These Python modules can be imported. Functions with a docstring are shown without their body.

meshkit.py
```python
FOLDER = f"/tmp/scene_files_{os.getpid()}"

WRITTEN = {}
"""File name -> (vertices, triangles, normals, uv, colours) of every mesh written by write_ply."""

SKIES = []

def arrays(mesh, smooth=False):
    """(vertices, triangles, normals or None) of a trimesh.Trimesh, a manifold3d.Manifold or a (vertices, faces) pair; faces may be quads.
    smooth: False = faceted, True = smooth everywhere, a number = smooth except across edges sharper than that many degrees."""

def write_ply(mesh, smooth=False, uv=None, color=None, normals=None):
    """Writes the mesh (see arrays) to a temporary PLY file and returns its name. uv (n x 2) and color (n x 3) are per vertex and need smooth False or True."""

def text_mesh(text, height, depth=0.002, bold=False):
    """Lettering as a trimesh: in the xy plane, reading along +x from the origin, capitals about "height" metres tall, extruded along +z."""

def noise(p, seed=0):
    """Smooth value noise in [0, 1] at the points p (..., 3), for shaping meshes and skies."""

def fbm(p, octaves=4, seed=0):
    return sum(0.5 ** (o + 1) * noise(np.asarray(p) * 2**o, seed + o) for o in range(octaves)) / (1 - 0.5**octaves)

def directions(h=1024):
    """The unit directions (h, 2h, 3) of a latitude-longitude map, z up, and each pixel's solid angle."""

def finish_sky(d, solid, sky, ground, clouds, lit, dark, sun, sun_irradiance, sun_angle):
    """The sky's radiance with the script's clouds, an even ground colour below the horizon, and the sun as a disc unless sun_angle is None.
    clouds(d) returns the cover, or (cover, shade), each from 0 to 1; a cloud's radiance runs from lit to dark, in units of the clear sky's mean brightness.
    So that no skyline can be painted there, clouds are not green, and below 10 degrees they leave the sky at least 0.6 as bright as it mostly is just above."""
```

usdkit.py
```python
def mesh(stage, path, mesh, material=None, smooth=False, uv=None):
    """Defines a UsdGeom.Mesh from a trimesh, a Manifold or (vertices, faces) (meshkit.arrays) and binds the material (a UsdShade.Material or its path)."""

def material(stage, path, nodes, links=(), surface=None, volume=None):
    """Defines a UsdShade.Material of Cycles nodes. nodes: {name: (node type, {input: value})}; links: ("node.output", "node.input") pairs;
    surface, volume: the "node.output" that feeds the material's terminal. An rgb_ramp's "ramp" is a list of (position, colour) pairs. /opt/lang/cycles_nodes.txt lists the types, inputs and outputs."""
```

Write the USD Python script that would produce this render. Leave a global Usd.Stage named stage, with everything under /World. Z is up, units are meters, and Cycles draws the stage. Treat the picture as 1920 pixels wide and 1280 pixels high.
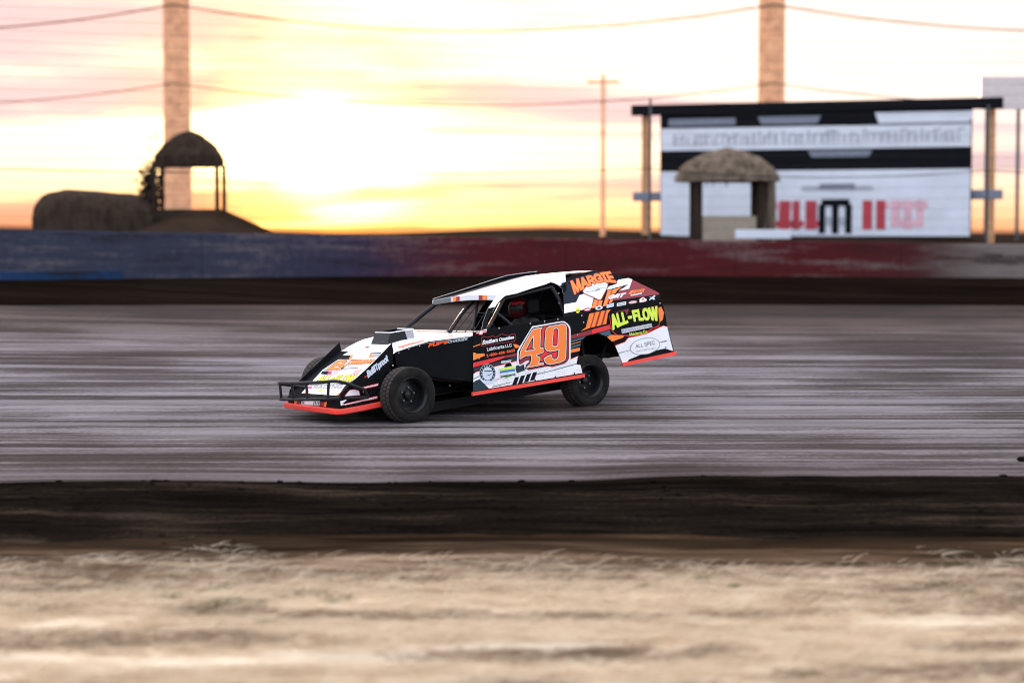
import math, random
import numpy as np
import trimesh
import meshkit
import usdkit
from shapely.geometry import Polygon, box as sbox, LineString, Point
from shapely import affinity
from shapely.ops import unary_union, triangulate as shp_triangulate
from pxr import Gf, Sdf, Usd, UsdGeom, UsdLux, UsdShade, Vt

stage = Usd.Stage.CreateInMemory()
UsdGeom.SetStageUpAxis(stage, UsdGeom.Tokens.z)
UsdGeom.SetStageMetersPerUnit(stage, 1.0)
UsdGeom.Xform.Define(stage, '/World')
rng = np.random.default_rng(49)
random.seed(49)

# ------------------------------------------------------------------ camera, sky, sun, exposure
EXPOSURE, SKY_STRENGTH = 3.1, 0.1
CLOUD_X, CLOUD_Y = 10.0, 3.0
COVER = (0.45, 0.58)
VEIL = 0.985
VEIL_RAMP = [(0.0, (40.0, 30.0, 13.0)), (0.06, (20.0, 14.5, 6.2)), (0.10, (7.0, 5.2, 2.3)), (0.14, (2.5, 1.9, 0.98)), (0.19, (1.5, 1.18, 0.82)), (0.24, (1.18, 0.94, 0.78)), (0.29, (1.04, 0.84, 0.74)), (0.42, (0.98, 0.84, 0.81)), (0.62, (1.2, 1.16, 1.2)), (0.72, (1.05, 1.06, 1.14)), (0.85, (0.80, 0.88, 1.04)), (1.0, (0.72, 0.82, 1.02))]
CLOUD_RAMP = [(0.0, (20.0, 14.0, 5.0)), (0.06, (8.0, 5.2, 1.9)), (0.10, (2.4, 1.45, 0.58)), (0.14, (1.06, 0.62, 0.40)), (0.19, (0.92, 0.58, 0.51)), (0.24, (0.82, 0.54, 0.53)), (0.29, (0.68, 0.49, 0.53)), (0.42, (0.66, 0.56, 0.62)), (0.62, (0.92, 0.90, 0.97)), (0.72, (0.88, 0.90, 1.0)), (0.85, (0.68, 0.76, 0.92)), (1.0, (0.62, 0.72, 0.90))]
CLOUD_GAIN = 1.6
CLOUD_SCALE = (0.19, 0.30, 1.0)
LOW_RAMP = [(0.0, (1.0, 0.52, 0.22)), (0.10, (1.0, 0.72, 0.45)), (0.25, (1.0, 0.92, 0.80)), (0.5, (1.0, 1.0, 1.0)), (1.0, (1.0, 1.0, 1.0))]
cam = UsdGeom.Camera.Define(stage, '/World/camera')
cam.CreateHorizontalApertureAttr(36.0)
cam.CreateVerticalApertureAttr(24.0)
cam.CreateFocalLengthAttr(70.0)
cam.CreateFStopAttr(0.62)
cam.CreateFocusDistanceAttr(25.0)
cam.CreateClippingRangeAttr(Gf.Vec2f(0.1, 20000))
cam.CreateExposureAttr(EXPOSURE)
cam.AddTranslateOp().Set(Gf.Vec3d(0, 0, 2.265))
cam.AddRotateXYZOp().Set(Gf.Vec3f(90 - 3.0665, 0, 0))

SUN_AZ, SUN_EL = math.radians(-5.6), math.radians(2.4)
SUN = np.array([math.sin(SUN_AZ) * math.cos(SUN_EL), math.cos(SUN_AZ) * math.cos(SUN_EL), math.sin(SUN_EL)])

sun = UsdLux.DistantLight.Define(stage, '/World/sun')
sun.CreateIntensityAttr(0.8)
sun.CreateAngleAttr(2.0)
sun.CreateNormalizeAttr(True)
sun.CreateColorAttr(Gf.Vec3f(1.0, 0.62, 0.36))
sun.AddRotateXYZOp().Set(Gf.Vec3f(90 - math.degrees(SUN_EL), 0, 180 - math.degrees(SUN_AZ)))
# rotateX by 90-el tips -z towards the ground on the -y side, then z-rotation turns it to come from the sun

dome = UsdLux.DomeLight.Define(stage, '/World/sky')
dome.CreateIntensityAttr(1.0)
sky_mat = usdkit.material(stage, '/World/Looks/sky', {
    'tc': ('texture_coordinate', {}),
    'sky': ('sky_texture', {'sky_type': 'single_scattering', 'sun_disc': False, 'sun_elevation': SUN_EL, 'sun_rotation': SUN_AZ,
                            'altitude': 200.0, 'air_density': 1.0, 'aerosol_density': 1.6, 'ozone_density': 1.0}),
    'sep': ('separate_xyz', {}),
    # angle to the sun: 1 at the sun, 0 opposite
    'dot': ('vector_math', {'math_type': 'dot_product', 'vector2': tuple(SUN)}),
    # the cloud deck is a flat layer seen in perspective: it stretches towards the horizon
    'zc': ('math', {'math_type': 'maximum', 'value2': 0.0}),
    'zz': ('math', {'math_type': 'add', 'value2': 0.055}),
    'px': ('math', {'math_type': 'divide'}),
    'py': ('math', {'math_type': 'divide'}),
    'pv': ('combine_xyz', {'z': 0.0}),
    'map': ('mapping', {'scale': CLOUD_SCALE, 'location': (CLOUD_X, CLOUD_Y, 0.0)}),
    'n1': ('noise_texture', {'scale': 1.0, 'detail': 6.0, 'roughness': 0.56, 'distortion': 0.5}),
    'cover': ('map_range', {'range_type': 'smoothstep', 'from_min': COVER[0], 'from_max': COVER[1], 'to_min': 0.0, 'to_max': 1.0}),
    'acos': ('math', {'math_type': 'arccosine'}),
    'half': ('math', {'math_type': 'divide', 'value2': math.pi}),
    'dotm': ('math', {'math_type': 'sqrt'}),     # root of the angle from the sun: 0.17 is 5 degrees, 0.28 is 14, 0.71 is 90
    # thin high veil, lit through: yellow white round the sun, cream further off; thicker cloud below it, rose and mauve, grey blue on the far side
    'veil': ('rgb_ramp', {'ramp': VEIL_RAMP}),
    'veilg': ('vector_math', {'math_type': 'scale', 'scale': CLOUD_GAIN}),
    'tint': ('rgb_ramp', {'ramp': CLOUD_RAMP}),
    'ctint': ('vector_math', {'math_type': 'scale', 'scale': CLOUD_GAIN}),
    'air': ('mix_color', {'blend_type': 'mix', 'fac': VEIL}),
    'mix': ('mix_color', {'blend_type': 'mix', 'use_clamp': False}),
    # the lowest air reddens what shines through it
    'zr': ('map_range', {'from_min': 0.0, 'from_max': 0.12, 'to_min': 0.0, 'to_max': 1.0, 'clamp': True}),
    'low': ('rgb_ramp', {'ramp': LOW_RAMP}),
    'red': ('mix_color', {'blend_type': 'multiply', 'fac': 1.0, 'use_clamp': False}),
    'bg': ('background_shader', {'strength': SKY_STRENGTH}),
}, [
    ('tc.generated', 'sep.vector'), ('tc.generated', 'dot.vector1'), ('tc.generated', 'sky.vector'),
    ('sep.z', 'zc.value1'), ('zc.value', 'zz.value1'),
    ('sep.x', 'px.value1'), ('zz.value', 'px.value2'), ('sep.y', 'py.value1'), ('zz.value', 'py.value2'),
    ('px.value', 'pv.x'), ('py.value', 'pv.y'), ('pv.vector', 'map.vector'), ('map.vector', 'n1.vector'),
    ('n1.fac', 'cover.value'), ('dot.value', 'acos.value1'), ('acos.value', 'half.value1'), ('half.value', 'dotm.value1'),
    ('dotm.value', 'tint.fac'), ('tint.color', 'ctint.vector1'), ('dotm.value', 'veil.fac'), ('veil.color', 'veilg.vector1'),
    ('sky.color', 'air.a'), ('veilg.vector', 'air.b'), ('cover.result', 'mix.fac'), ('air.result', 'mix.a'), ('ctint.vector', 'mix.b'), ('sep.z', 'zr.value'), ('zr.result', 'low.fac'), ('mix.result', 'red.a'), ('low.color', 'red.b'), ('red.result', 'bg.color'),
], surface='bg.background')
UsdShade.MaterialBindingAPI.Apply(dome.GetPrim()).Bind(sky_mat)
dome.GetPrim().SetCustomDataByKey('kind', 'structure')
dome.GetPrim().SetCustomDataByKey('label', 'sunset sky of peach and mauve cloud with a blown out glow')

# ------------------------------------------------------------------ helpers
_names = {}


def numbered(path):
    n = _names.get(path, 0)
    _names[path] = n + 1
    return path if n == 0 else f'{path}_{n:03d}'


def tag(prim, label=None, cat=None, group=None, kind=None):
    prim = prim.GetPrim() if hasattr(prim, 'GetPrim') else prim
    for k, v in (('label', label), ('category', cat), ('group', group), ('kind', kind)):
        if v:
            prim.SetCustomDataByKey(k, v)
    return prim


def obj(name, mesh, mat, parent=None, smooth=False):
    root = '/World' if parent is None else str(parent.GetPath())
    m = usdkit.mesh(stage, numbered(f'{root}/{name}'), mesh, mat, smooth=smooth)
    return m.GetPrim()


def thing(name, label, cat, loc=(0, 0, 0), group=None, matrix=None, parent=None):
    x = UsdGeom.Xform.Define(stage, numbered(f"{'/World' if parent is None else str(parent.GetPath())}/{name}"))
    if matrix is not None:
        x.AddTransformOp().Set(matrix)
    else:
        x.AddTranslateOp().Set(Gf.Vec3d(*map(float, loc)))
    return tag(x.GetPrim(), label, cat, group)


def cat(ms):
    ms = [m for m in ms if m is not None]
    v, f, n = [], [], 0
    for m in ms:
        a, b = (np.asarray(m[0]), np.asarray(m[1])) if isinstance(m, tuple) else (np.asarray(m.vertices), np.asarray(m.faces))
        if b.shape[1] == 4:
            b = np.vstack([b[:, [0, 1, 2]], b[:, [0, 2, 3]]])
        v.append(a), f.append(b + n)
        n += len(a)
    return np.vstack(v), np.vstack(f)


def boxm(cx, cy, cz, sx, sy, sz, rz=0.0):
    b = trimesh.creation.box((sx, sy, sz))
    if rz:
        b.apply_transform(trimesh.transformations.rotation_matrix(rz, [0, 0, 1]))
    b.apply_translation((cx, cy, cz))
    return np.array(b.vertices), np.array(b.faces)


def bevel_box(cx, cy, cz, sx, sy, sz, r=0.01):
    import manifold3d as m3
    pts = []
    for ex in (-1, 1):
        for ey in (-1, 1):
            for ez in (-1, 1):
                for k in range(3):
                    p = np.array([ex * sx / 2, ey * sy / 2, ez * sz / 2])
                    for j in range(3):
                        if j != k:
                            p[j] -= np.sign(p[j]) * r
                    pts.append(p + (cx, cy, cz))
    m = trimesh.PointCloud(np.array(pts)).convex_hull
    return np.array(m.vertices), np.array(m.faces)


def tube(points, r, sides=8, closed=False):
    """A round tube along a polyline with capped ends; r a number or one per point."""
    p = np.asarray(points, float)
    n = len(p)
    r = np.broadcast_to(np.asarray(r, float), (n,))
    t = np.gradient(p, axis=0) if not closed else np.roll(p, -1, 0) - np.roll(p, 1, 0)
    t /= np.linalg.norm(t, axis=1, keepdims=True) + 1e-12
    ref = np.array([0, 0, 1.0]) if abs(t[0][2]) < 0.9 else np.array([1.0, 0, 0])
    a = np.cross(t[0], ref)
    a /= np.linalg.norm(a)
    ang = np.linspace(0, 2 * np.pi, sides, endpoint=False)
    vs = []
    for i in range(n):
        a = a - t[i] * (a @ t[i])
        a /= np.linalg.norm(a) + 1e-12
        b = np.cross(t[i], a)
        vs.append(p[i] + r[i] * (np.cos(ang)[:, None] * a + np.sin(ang)[:, None] * b))
    v = np.vstack(vs)
    f = []
    for i in range(n if closed else n - 1):
        j = (i + 1) % n
        for k in range(sides):
            l = (k + 1) % sides
            f += [(i * sides + k, i * sides + l, j * sides + l), (i * sides + k, j * sides + l, j * sides + k)]
    if not closed:
        v = np.vstack([v, p[0], p[-1]])
        for k in range(sides):
            l = (k + 1) % sides
            f += [(n * sides, l, k), (n * sides + 1, (n - 1) * sides + k, (n - 1) * sides + l)]
    return v, np.array(f)


def smooth_path(pts, per=6):
    """Catmull-Rom through the points."""
    p = np.asarray(pts, float)
    q = np.vstack([2 * p[0] - p[1], p, 2 * p[-1] - p[-2]])
    out = []
    for i in range(1, len(q) - 2):
        for s in np.linspace(0, 1, per, endpoint=False):
            a, b, c, d = q[i - 1], q[i], q[i + 1], q[i + 2]
            out.append(0.5 * (2 * b + (c - a) * s + (2 * a - 5 * b + 4 * c - d) * s * s + (3 * b - a - 3 * c + d) * s ** 3))
    out.append(p[-1])
    return np.array(out)


def grid(xs, ys, fn):
    """A height sheet: fn(X, Y) -> points (len(ys), len(xs), 3)."""
    X, Y = np.meshgrid(xs, ys)
    P = fn(X, Y)
    h, w = X.shape
    i = np.arange(h * w).reshape(h, w)
    f = np.stack([i[:-1, :-1], i[:-1, 1:], i[1:, 1:], i[1:, :-1]], -1).reshape(-1, 4)
    return P.reshape(-1, 3), np.vstack([f[:, [0, 1, 2]], f[:, [0, 2, 3]]])


def poly_faces(g):
    """Triangles of a shapely polygon (with holes) as (2-D vertices, faces)."""
    v, f, n = [], [], 0
    for q in getattr(g, 'geoms', [g]):
        if q.is_empty or q.area < 1e-9 or q.geom_type != 'Polygon':
            continue
        a, b = trimesh.creation.triangulate_polygon(q, engine='earcut')
        v.append(a), f.append(np.asarray(b) + n)
        n += len(a)
    return (np.vstack(v), np.vstack(f)) if v else (np.zeros((0, 2)), np.zeros((0, 3), int))


def noise01(p, octaves=4, seed=0):
    return meshkit.fbm(np.asarray(p, float), octaves, seed)


# ------------------------------------------------------------------ materials
def pbr(name, color, rough=0.6, metal=0.0, vary=0.0, scale=8.0, bump=0.0, bump_scale=40.0, coat=0.0, spec=None, dust=0.0, squash=(1, 1, 1), detail=4.0, mud=0.0, dent=0.0):
    """A plain surface: colour with uneven wear, fine relief, dust that gathers in patches."""
    nodes = {'tc': ('texture_coordinate', {}), 'map': ('mapping', {'scale': squash}), 'p': ('principled_bsdf', {'roughness': rough, 'metallic': metal, 'coat_weight': coat, 'coat_roughness': 0.12})}
    links = [('tc.object', 'map.vector')]
    if spec is not None:
        nodes['p'][1]['specular_ior_level'] = spec
    if vary or dust:
        nodes['n'] = ('noise_texture', {'scale': scale, 'detail': detail, 'roughness': 0.6})
        links.append(('map.vector', 'n.vector'))
        c = np.array(color)
        nodes['r'] = ('rgb_ramp', {'ramp': [(0.28, tuple(c * (1 - vary))), (0.5, tuple(c)), (0.72, tuple(np.minimum(c * (1 + vary), 0.9)))]})
        links.append(('n.fac', 'r.fac'))
        last = 'r.color'
        if dust:
            nodes['n2'] = ('noise_texture', {'scale': scale * 0.6, 'detail': 6.0, 'roughness': 0.7})
            nodes['d'] = ('map_range', {'from_min': 0.42, 'from_max': 0.75, 'to_min': 0.0, 'to_max': dust, 'clamp': True})
            nodes['m'] = ('mix_color', {'b': (0.20, 0.16, 0.13)})
            links += [('tc.object', 'n2.vector'), ('n2.fac', 'd.value'), ('d.result', 'm.fac'), (last, 'm.a')]
            last = 'm.result'
            nodes['rr'] = ('map_range', {'from_min': 0.35, 'from_max': 0.7, 'to_min': rough, 'to_max': min(1, rough + 0.35), 'clamp': True})
            links += [('n2.fac', 'rr.value'), ('rr.result', 'p.roughness')]
        if mud:     # flecks thrown up by the wheels, thicker low down and towards the tail
            nodes.update({'mv': ('voronoi_texture', {'scale': 34.0, 'randomness': 1.0}), 'mn': ('noise_texture', {'scale': 2.2, 'detail': 4.0}), 'mx': ('separate_xyz', {}), 'mz': ('map_range', {'from_min': 0.45, 'from_max': 1.15, 'to_min': 0.42, 'to_max': 0.05, 'clamp': True}),
                          'mt': ('math', {'math_type': 'multiply'}), 'ml': ('math', {'math_type': 'less_than'}), 'mf': ('math', {'math_type': 'multiply', 'value2': mud}), 'mm': ('mix_color', {'b': (0.075, 0.055, 0.045)})})
            links += [('tc.object', 'mv.vector'), ('tc.object', 'mn.vector'), ('tc.object', 'mx.vector'), ('mx.z', 'mz.value'), ('mz.result', 'mt.value1'), ('mn.fac', 'mt.value2'), ('mv.distance', 'ml.value1'), ('mt.value', 'ml.value2'), ('ml.value', 'mf.value1'), ('mf.value', 'mm.fac'), (last, 'mm.a')]
            last = 'mm.result'
        links.append((last, 'p.base_color'))
    else:
        nodes['p'][1]['base_color'] = tuple(color)
    if dent:
        nodes['dn'] = ('noise_texture', {'scale': 2.6, 'detail': 2.0})
        nodes['db'] = ('bump', {'strength': 0.7, 'distance': dent})
        links += [('tc.object', 'dn.vector'), ('dn.fac', 'db.height'), ('db.normal', 'p.normal')]
    elif bump:
        nodes['bn'] = ('noise_texture', {'scale': bump_scale, 'detail': 4.0})
        nodes['b'] = ('bump', {'strength': 1.0, 'distance': bump})
        links += [('map.vector', 'bn.vector'), ('bn.fac', 'b.height'), ('b.normal', 'p.normal')]
    return usdkit.material(stage, f'/World/Looks/{name}', nodes, links, surface='p.BSDF')

# ------------------------------------------------------------------ the lie of the land
# x runs along the straight, y away from the camera; the infield is lowest, then a berm, the banked track, a dirt bank and the wall


def wall_y(x):
    x = np.clip(x, -34, 34)
    return 50 + 0.25 * x - 0.0075 * x * x


def wall_z(x):
    return np.interp(x, [-34, -12, 0, 13, 34], [1.10, 1.23, 1.26, 1.15, 1.05])


def foot_z(x):
    return np.interp(x, [-34, -12, 0, 13, 34], [0.74, 0.79, 0.65, 0.58, 0.5])


def crest_y(x):
    return 19.45 + 0.22 * np.sin(x * 0.21 + 0.4) - 0.0016 * x * x


def track_z(x, y):
    """The track's own surface."""
    yf = wall_y(x) - 4.6
    flat = 0.03 * (y - 25)
    t = np.clip((y - 30) / np.maximum(yf - 30, 1), 0, 1)
    return np.where(y < 30, flat, 0.15 + (foot_z(x) - 0.15) * t ** 1.05)


def rough(X, Y, sx, sy, amp, seed, octaves=4):
    return (noise01(np.stack([X * sx, Y * sy, np.zeros_like(X)], -1), octaves, seed) - 0.5) * 2 * amp


def soil_color(name, ramp, stretch, rough_lo, rough_hi, bump, clod_scale, spec=0.3, across=None, N3=0.25):
    """Earth: streaked along the line of travel by tyres and the grader, crumbly close to."""
    nodes = {
        'g': ('geometry', {}),
        'm1': ('mapping', {'scale': (stretch[0], stretch[1], 0.0)}), 'n1': ('noise_texture', {'scale': 1.0, 'detail': 6.0, 'roughness': 0.62, 'distortion': 0.25}),
        'm2': ('mapping', {'scale': (stretch[0] * 4, stretch[1] * 3.3, 0.0), 'location': (3.3, 8.1, 0)}), 'n2': ('noise_texture', {'scale': 1.0, 'detail': 5.0, 'roughness': 0.65}),
        'n3': ('noise_texture', {'scale': 0.22, 'detail': 3.0}),
        'n4': ('noise_texture', {'scale': clod_scale, 'detail': 5.0, 'roughness': 0.7}),
        'a1': ('math', {'math_type': 'multiply_add', 'value2': 0.55}), 'a2': ('math', {'math_type': 'multiply_add', 'value2': 0.45}), 'a3': ('math', {'math_type': 'multiply_add', 'value2': N3, 'value3': -N3 / 2}), 'a4': ('math', {'math_type': 'multiply_add', 'value2': 0.16, 'value3': -0.08}),
        'r': ('rgb_ramp', {'ramp': ramp}),
        'rr': ('map_range', {'from_min': 0.38, 'from_max': 0.62, 'to_min': rough_lo, 'to_max': rough_hi, 'clamp': True}),
        'b1': ('bump', {'strength': 0.8, 'distance': bump}), 'b2': ('bump', {'strength': 0.9, 'distance': bump * 0.6}),
        'p': ('principled_bsdf', {'specular_ior_level': spec}),
    }
    links = [('g.position', 'm1.vector'), ('g.position', 'm2.vector'), ('m1.vector', 'n1.vector'), ('m2.vector', 'n2.vector'), ('g.position', 'n3.vector'), ('g.position', 'n4.vector'),
             ('n3.fac', 'a3.value1'), ('n4.fac', 'a4.value1'), ('a3.value', 'a4.value3'), ('n2.fac', 'a2.value1'), ('a4.value', 'a2.value3'), ('n1.fac', 'a1.value1'), ('a2.value', 'a1.value3'),
             ('a1.value', 'r.fac'), ('r.color', 'p.base_color'), ('a1.value', 'rr.value'), ('rr.result', 'p.roughness'),
             ('n2.fac', 'b1.height'), ('n4.fac', 'b2.height'), ('b1.normal', 'b2.normal'), ('b2.normal', 'p.normal')]
    if across:      # how moisture changes from the inside of the track to its rim
        nodes['xyz'] = ('separate_xyz', {})
        nodes['wob'] = ('math', {'math_type': 'multiply_add', 'value2': across[3]})
        nodes['mr'] = ('map_range', {'from_min': across[1] + across[3] / 2, 'from_max': across[2] + across[3] / 2, 'to_min': 0.0, 'to_max': 1.0, 'clamp': True})
        nodes['ar'] = ('rgb_ramp', {'ramp': across[0]})
        nodes['mul'] = ('mix_color', {'blend_type': 'multiply', 'fac': 1.0})
        links.remove(('r.color', 'p.base_color'))
        links += [('g.position', 'xyz.vector'), ('n1.fac', 'wob.value1'), ('xyz.y', 'wob.value3'), ('wob.value', 'mr.value'), ('mr.result', 'ar.fac'), ('r.color', 'mul.a'), ('ar.color', 'mul.b'), ('mul.result', 'p.base_color')]
    return usdkit.material(stage, f'/World/Looks/{name}', nodes, links, surface='p.BSDF')


M_track = soil_color('track_clay', [(0.42, (0.010, 0.0066, 0.0055)), (0.475, (0.023, 0.0165, 0.0142)), (0.52, (0.052, 0.041, 0.0375)), (0.56, (0.088, 0.074, 0.0715)), (0.62, (0.215, 0.195, 0.20))], (0.05, 1.6), 0.6, 0.9, 0.03, 14.0, 0.15, ([(0.0, (0.72, 0.66, 0.66)), (0.15, (0.8, 0.78, 0.80)), (0.30, (0.82, 0.83, 0.88)), (0.45, (0.9, 0.9, 0.97)), (0.60, (0.72, 0.68, 0.69)), (0.72, (0.46, 0.385, 0.35)), (0.88, (0.27, 0.195, 0.165)), (1.0, (0.2, 0.135, 0.11))], 18.0, 47.0, 5.0), 0.42)
M_bank = soil_color('damp_bank_soil', [(0.3, (0.002, 0.0013, 0.001)), (0.5, (0.0045, 0.0029, 0.0022)), (0.7, (0.013, 0.0085, 0.0062))], (0.06, 1.6), 0.75, 0.95, 0.05, 9.0, 0.0)  # damp soil, blackened further: shade below the wall is put into the colour
M_berm = soil_color('dark_berm_soil', [(0.3, (0.002, 0.0015, 0.0012)), (0.5, (0.0045, 0.0034, 0.0027)), (0.62, (0.012, 0.0088, 0.0066)), (0.75, (0.05, 0.035, 0.025))], (0.16, 2.6), 0.8, 0.97, 0.05, 18.0, 0.0)  # dark soil plus the shade of the backlit slope, painted into the colour
M_infield = soil_color('dry_thatch_ground', [(0.37, (0.09, 0.064, 0.045)), (0.43, (0.27, 0.20, 0.135)), (0.48, (0.56, 0.445, 0.32)), (0.55, (0.73, 0.605, 0.455)), (0.64, (0.80, 0.69, 0.54))], (0.30, 4.0), 0.85, 1.0, 0.04, 30.0, 0.0, ([(0.0, (1, 1, 1)), (0.50, (1, 0.98, 0.95)), (0.63, (0.62, 0.55, 0.50)), (0.75, (0.20, 0.155, 0.13)), (0.86, (0.06, 0.045, 0.036)), (1.0, (0.02, 0.015, 0.012))], 12.0, 18.4, 4.2))
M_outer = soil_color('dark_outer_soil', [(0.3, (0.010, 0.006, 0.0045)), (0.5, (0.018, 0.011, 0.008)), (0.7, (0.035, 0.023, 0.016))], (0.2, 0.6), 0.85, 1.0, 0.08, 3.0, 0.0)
M_hill = soil_color('dark_hill_scrub', [(0.3, (0.012, 0.008, 0.006)), (0.5, (0.02, 0.014, 0.01)), (0.7, (0.035, 0.025, 0.018))], (0.01, 0.02), 0.9, 1.0, 0.5, 0.3, 0.0)

XS = np.concatenate([np.linspace(-60, -16, 60), np.linspace(-15.8, 16, 260), np.linspace(16.4, 60, 60)])


def strip(y0, y1, n, zfn, power=1.0):
    s = np.linspace(0, 1, n) ** power

    def fn(X, S):
        Y = y0(X) + (y1(X) - y0(X)) * S
        return np.stack([X, Y, zfn(X, Y, S)], -1)
    return grid(XS, s, fn)


def infield_edge(x):
    return crest_y(x) - 1.45 + rough(x, x * 0, 0.5, 1, 0.35, 5)


def infield_z(X, Y, S=None):
    return -0.66 + 0.035 * (Y - 13.5) + rough(X, Y, 0.35, 0.6, 0.06, 11) + rough(X, Y, 1.6, 3.0, 0.02, 12)


def crest_z(x):
    return track_z(x, crest_y(x)) + 0.02 + rough(x, x * 0, 0.30, 1, 0.075, 21, 4)


def berm_z(X, Y, S):
    a, b = infield_z(X, infield_edge(X)), crest_z(X)
    t = S ** 0.8
    return a + (b - a) * t + np.sin(S * np.pi) * (rough(X, Y, 0.5, 2.5, 0.05, 31) + rough(X, Y, 2.0, 6.0, 0.02, 32))


def groove(X, Y):
    return rough(X, Y, 0.09, 2.2, 0.018, 41, 5) + rough(X, Y, 0.9, 3.5, 0.008, 42)


def trackz(X, Y, S):
    e = np.clip(S * 14, 0, 1)
    return crest_z(X) * (1 - e) + e * (track_z(X, Y) + np.minimum(1, 30 * (1 - S)) * groove(X, Y))


def bankz(X, Y, S):
    a, b = foot_z(X), wall_z(X)
    return a + (b - a) * (S ** 1.25) + np.sin(S * np.pi) * (rough(X, Y, 0.12, 1.2, 0.09, 51) + rough(X, Y, 0.9, 2.5, 0.035, 52))


foot_y = lambda x: wall_y(x) - 4.6
tag(obj('infield_ground', strip(lambda x: 0 * x - 14, infield_edge, 150, infield_z), M_infield, smooth=True), 'dry tan infield ground in front of the track', kind='structure')
tag(obj('dirt_berm', strip(infield_edge, crest_y, 34, berm_z), M_berm, smooth=True), 'dark earth berm with painted-in shade along the inside edge of the track', kind='structure')
tag(obj('dirt_track', strip(crest_y, foot_y, 260, trackz, 1.35), M_track, smooth=True), 'banked clay race track streaked by tyres', kind='structure')
tag(obj('dirt_bank', strip(foot_y, lambda x: wall_y(x) + 0.0, 40, bankz), M_bank, smooth=True), 'dark damp dirt bank with painted-in shade under the track wall', kind='structure')


def outer_z(X, Y, S):
    d = Y - wall_y(X)
    rise = np.interp(d.ravel(), [0, 0.5, 5, 9, 14, 40, 120], [0, 0, 0.55, 0.98, 1.0, 0.5, -1.0]).reshape(d.shape)
    right = np.interp(X.ravel(), [-60, -14, 0, 3, 60], [0.45, 0.45, 0.45, 1.0, 1.0]).reshape(X.shape)
    # the heap of dirt under the left booth
    hx = np.interp(X.ravel(), [-14.5, -11.8, -10.4, -9.4, -8.3, -7.2, -6.0, -4.6], [0, 0.28, 0.52, 0.86, 0.90, 0.55, 0.25, 0]).reshape(X.shape)
    heap = hx * np.exp(-((d - 9.5) / 3.2) ** 2) * 1.42
    return wall_z(X) + rise * right + heap + np.clip(d / 4, 0, 1) * (rough(X, Y, 0.5, 0.5, 0.10, 61))


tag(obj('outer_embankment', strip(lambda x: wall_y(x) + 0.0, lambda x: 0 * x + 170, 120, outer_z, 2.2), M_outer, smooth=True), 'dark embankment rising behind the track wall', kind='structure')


def far_fn(X, Y):
    return np.stack([X, Y, -0.2 - 0 * X + np.clip((Y - 169) / 200, 0, 1) * -0.6], -1)


tag(obj('far_ground', grid(np.linspace(-6000, 6000, 40), np.concatenate([[169], np.linspace(300, 9000, 30)]), lambda X, Y: np.stack([X, Y, np.full_like(X, -0.3)], -1)), M_hill), 'far plain beyond the track', kind='structure')
# the plain goes on round the sides and behind the camera
tag(obj('side_ground', cat([grid(np.array([-6000, -60.0]), np.array([-6000, 169.0]), lambda X, Y: np.stack([X, Y, np.full_like(X, -0.9)], -1)),
                            grid(np.array([60.0, 6000]), np.array([-6000, 169.0]), lambda X, Y: np.stack([X, Y, np.full_like(X, -0.9)], -1)),
                            grid(np.array([-60.0, 60.0]), np.array([-6000, -14.0]), lambda X, Y: np.stack([X, Y, np.full_like(X, -1.7)], -1))]), M_infield), 'dry plain round the track', kind='structure')


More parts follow.
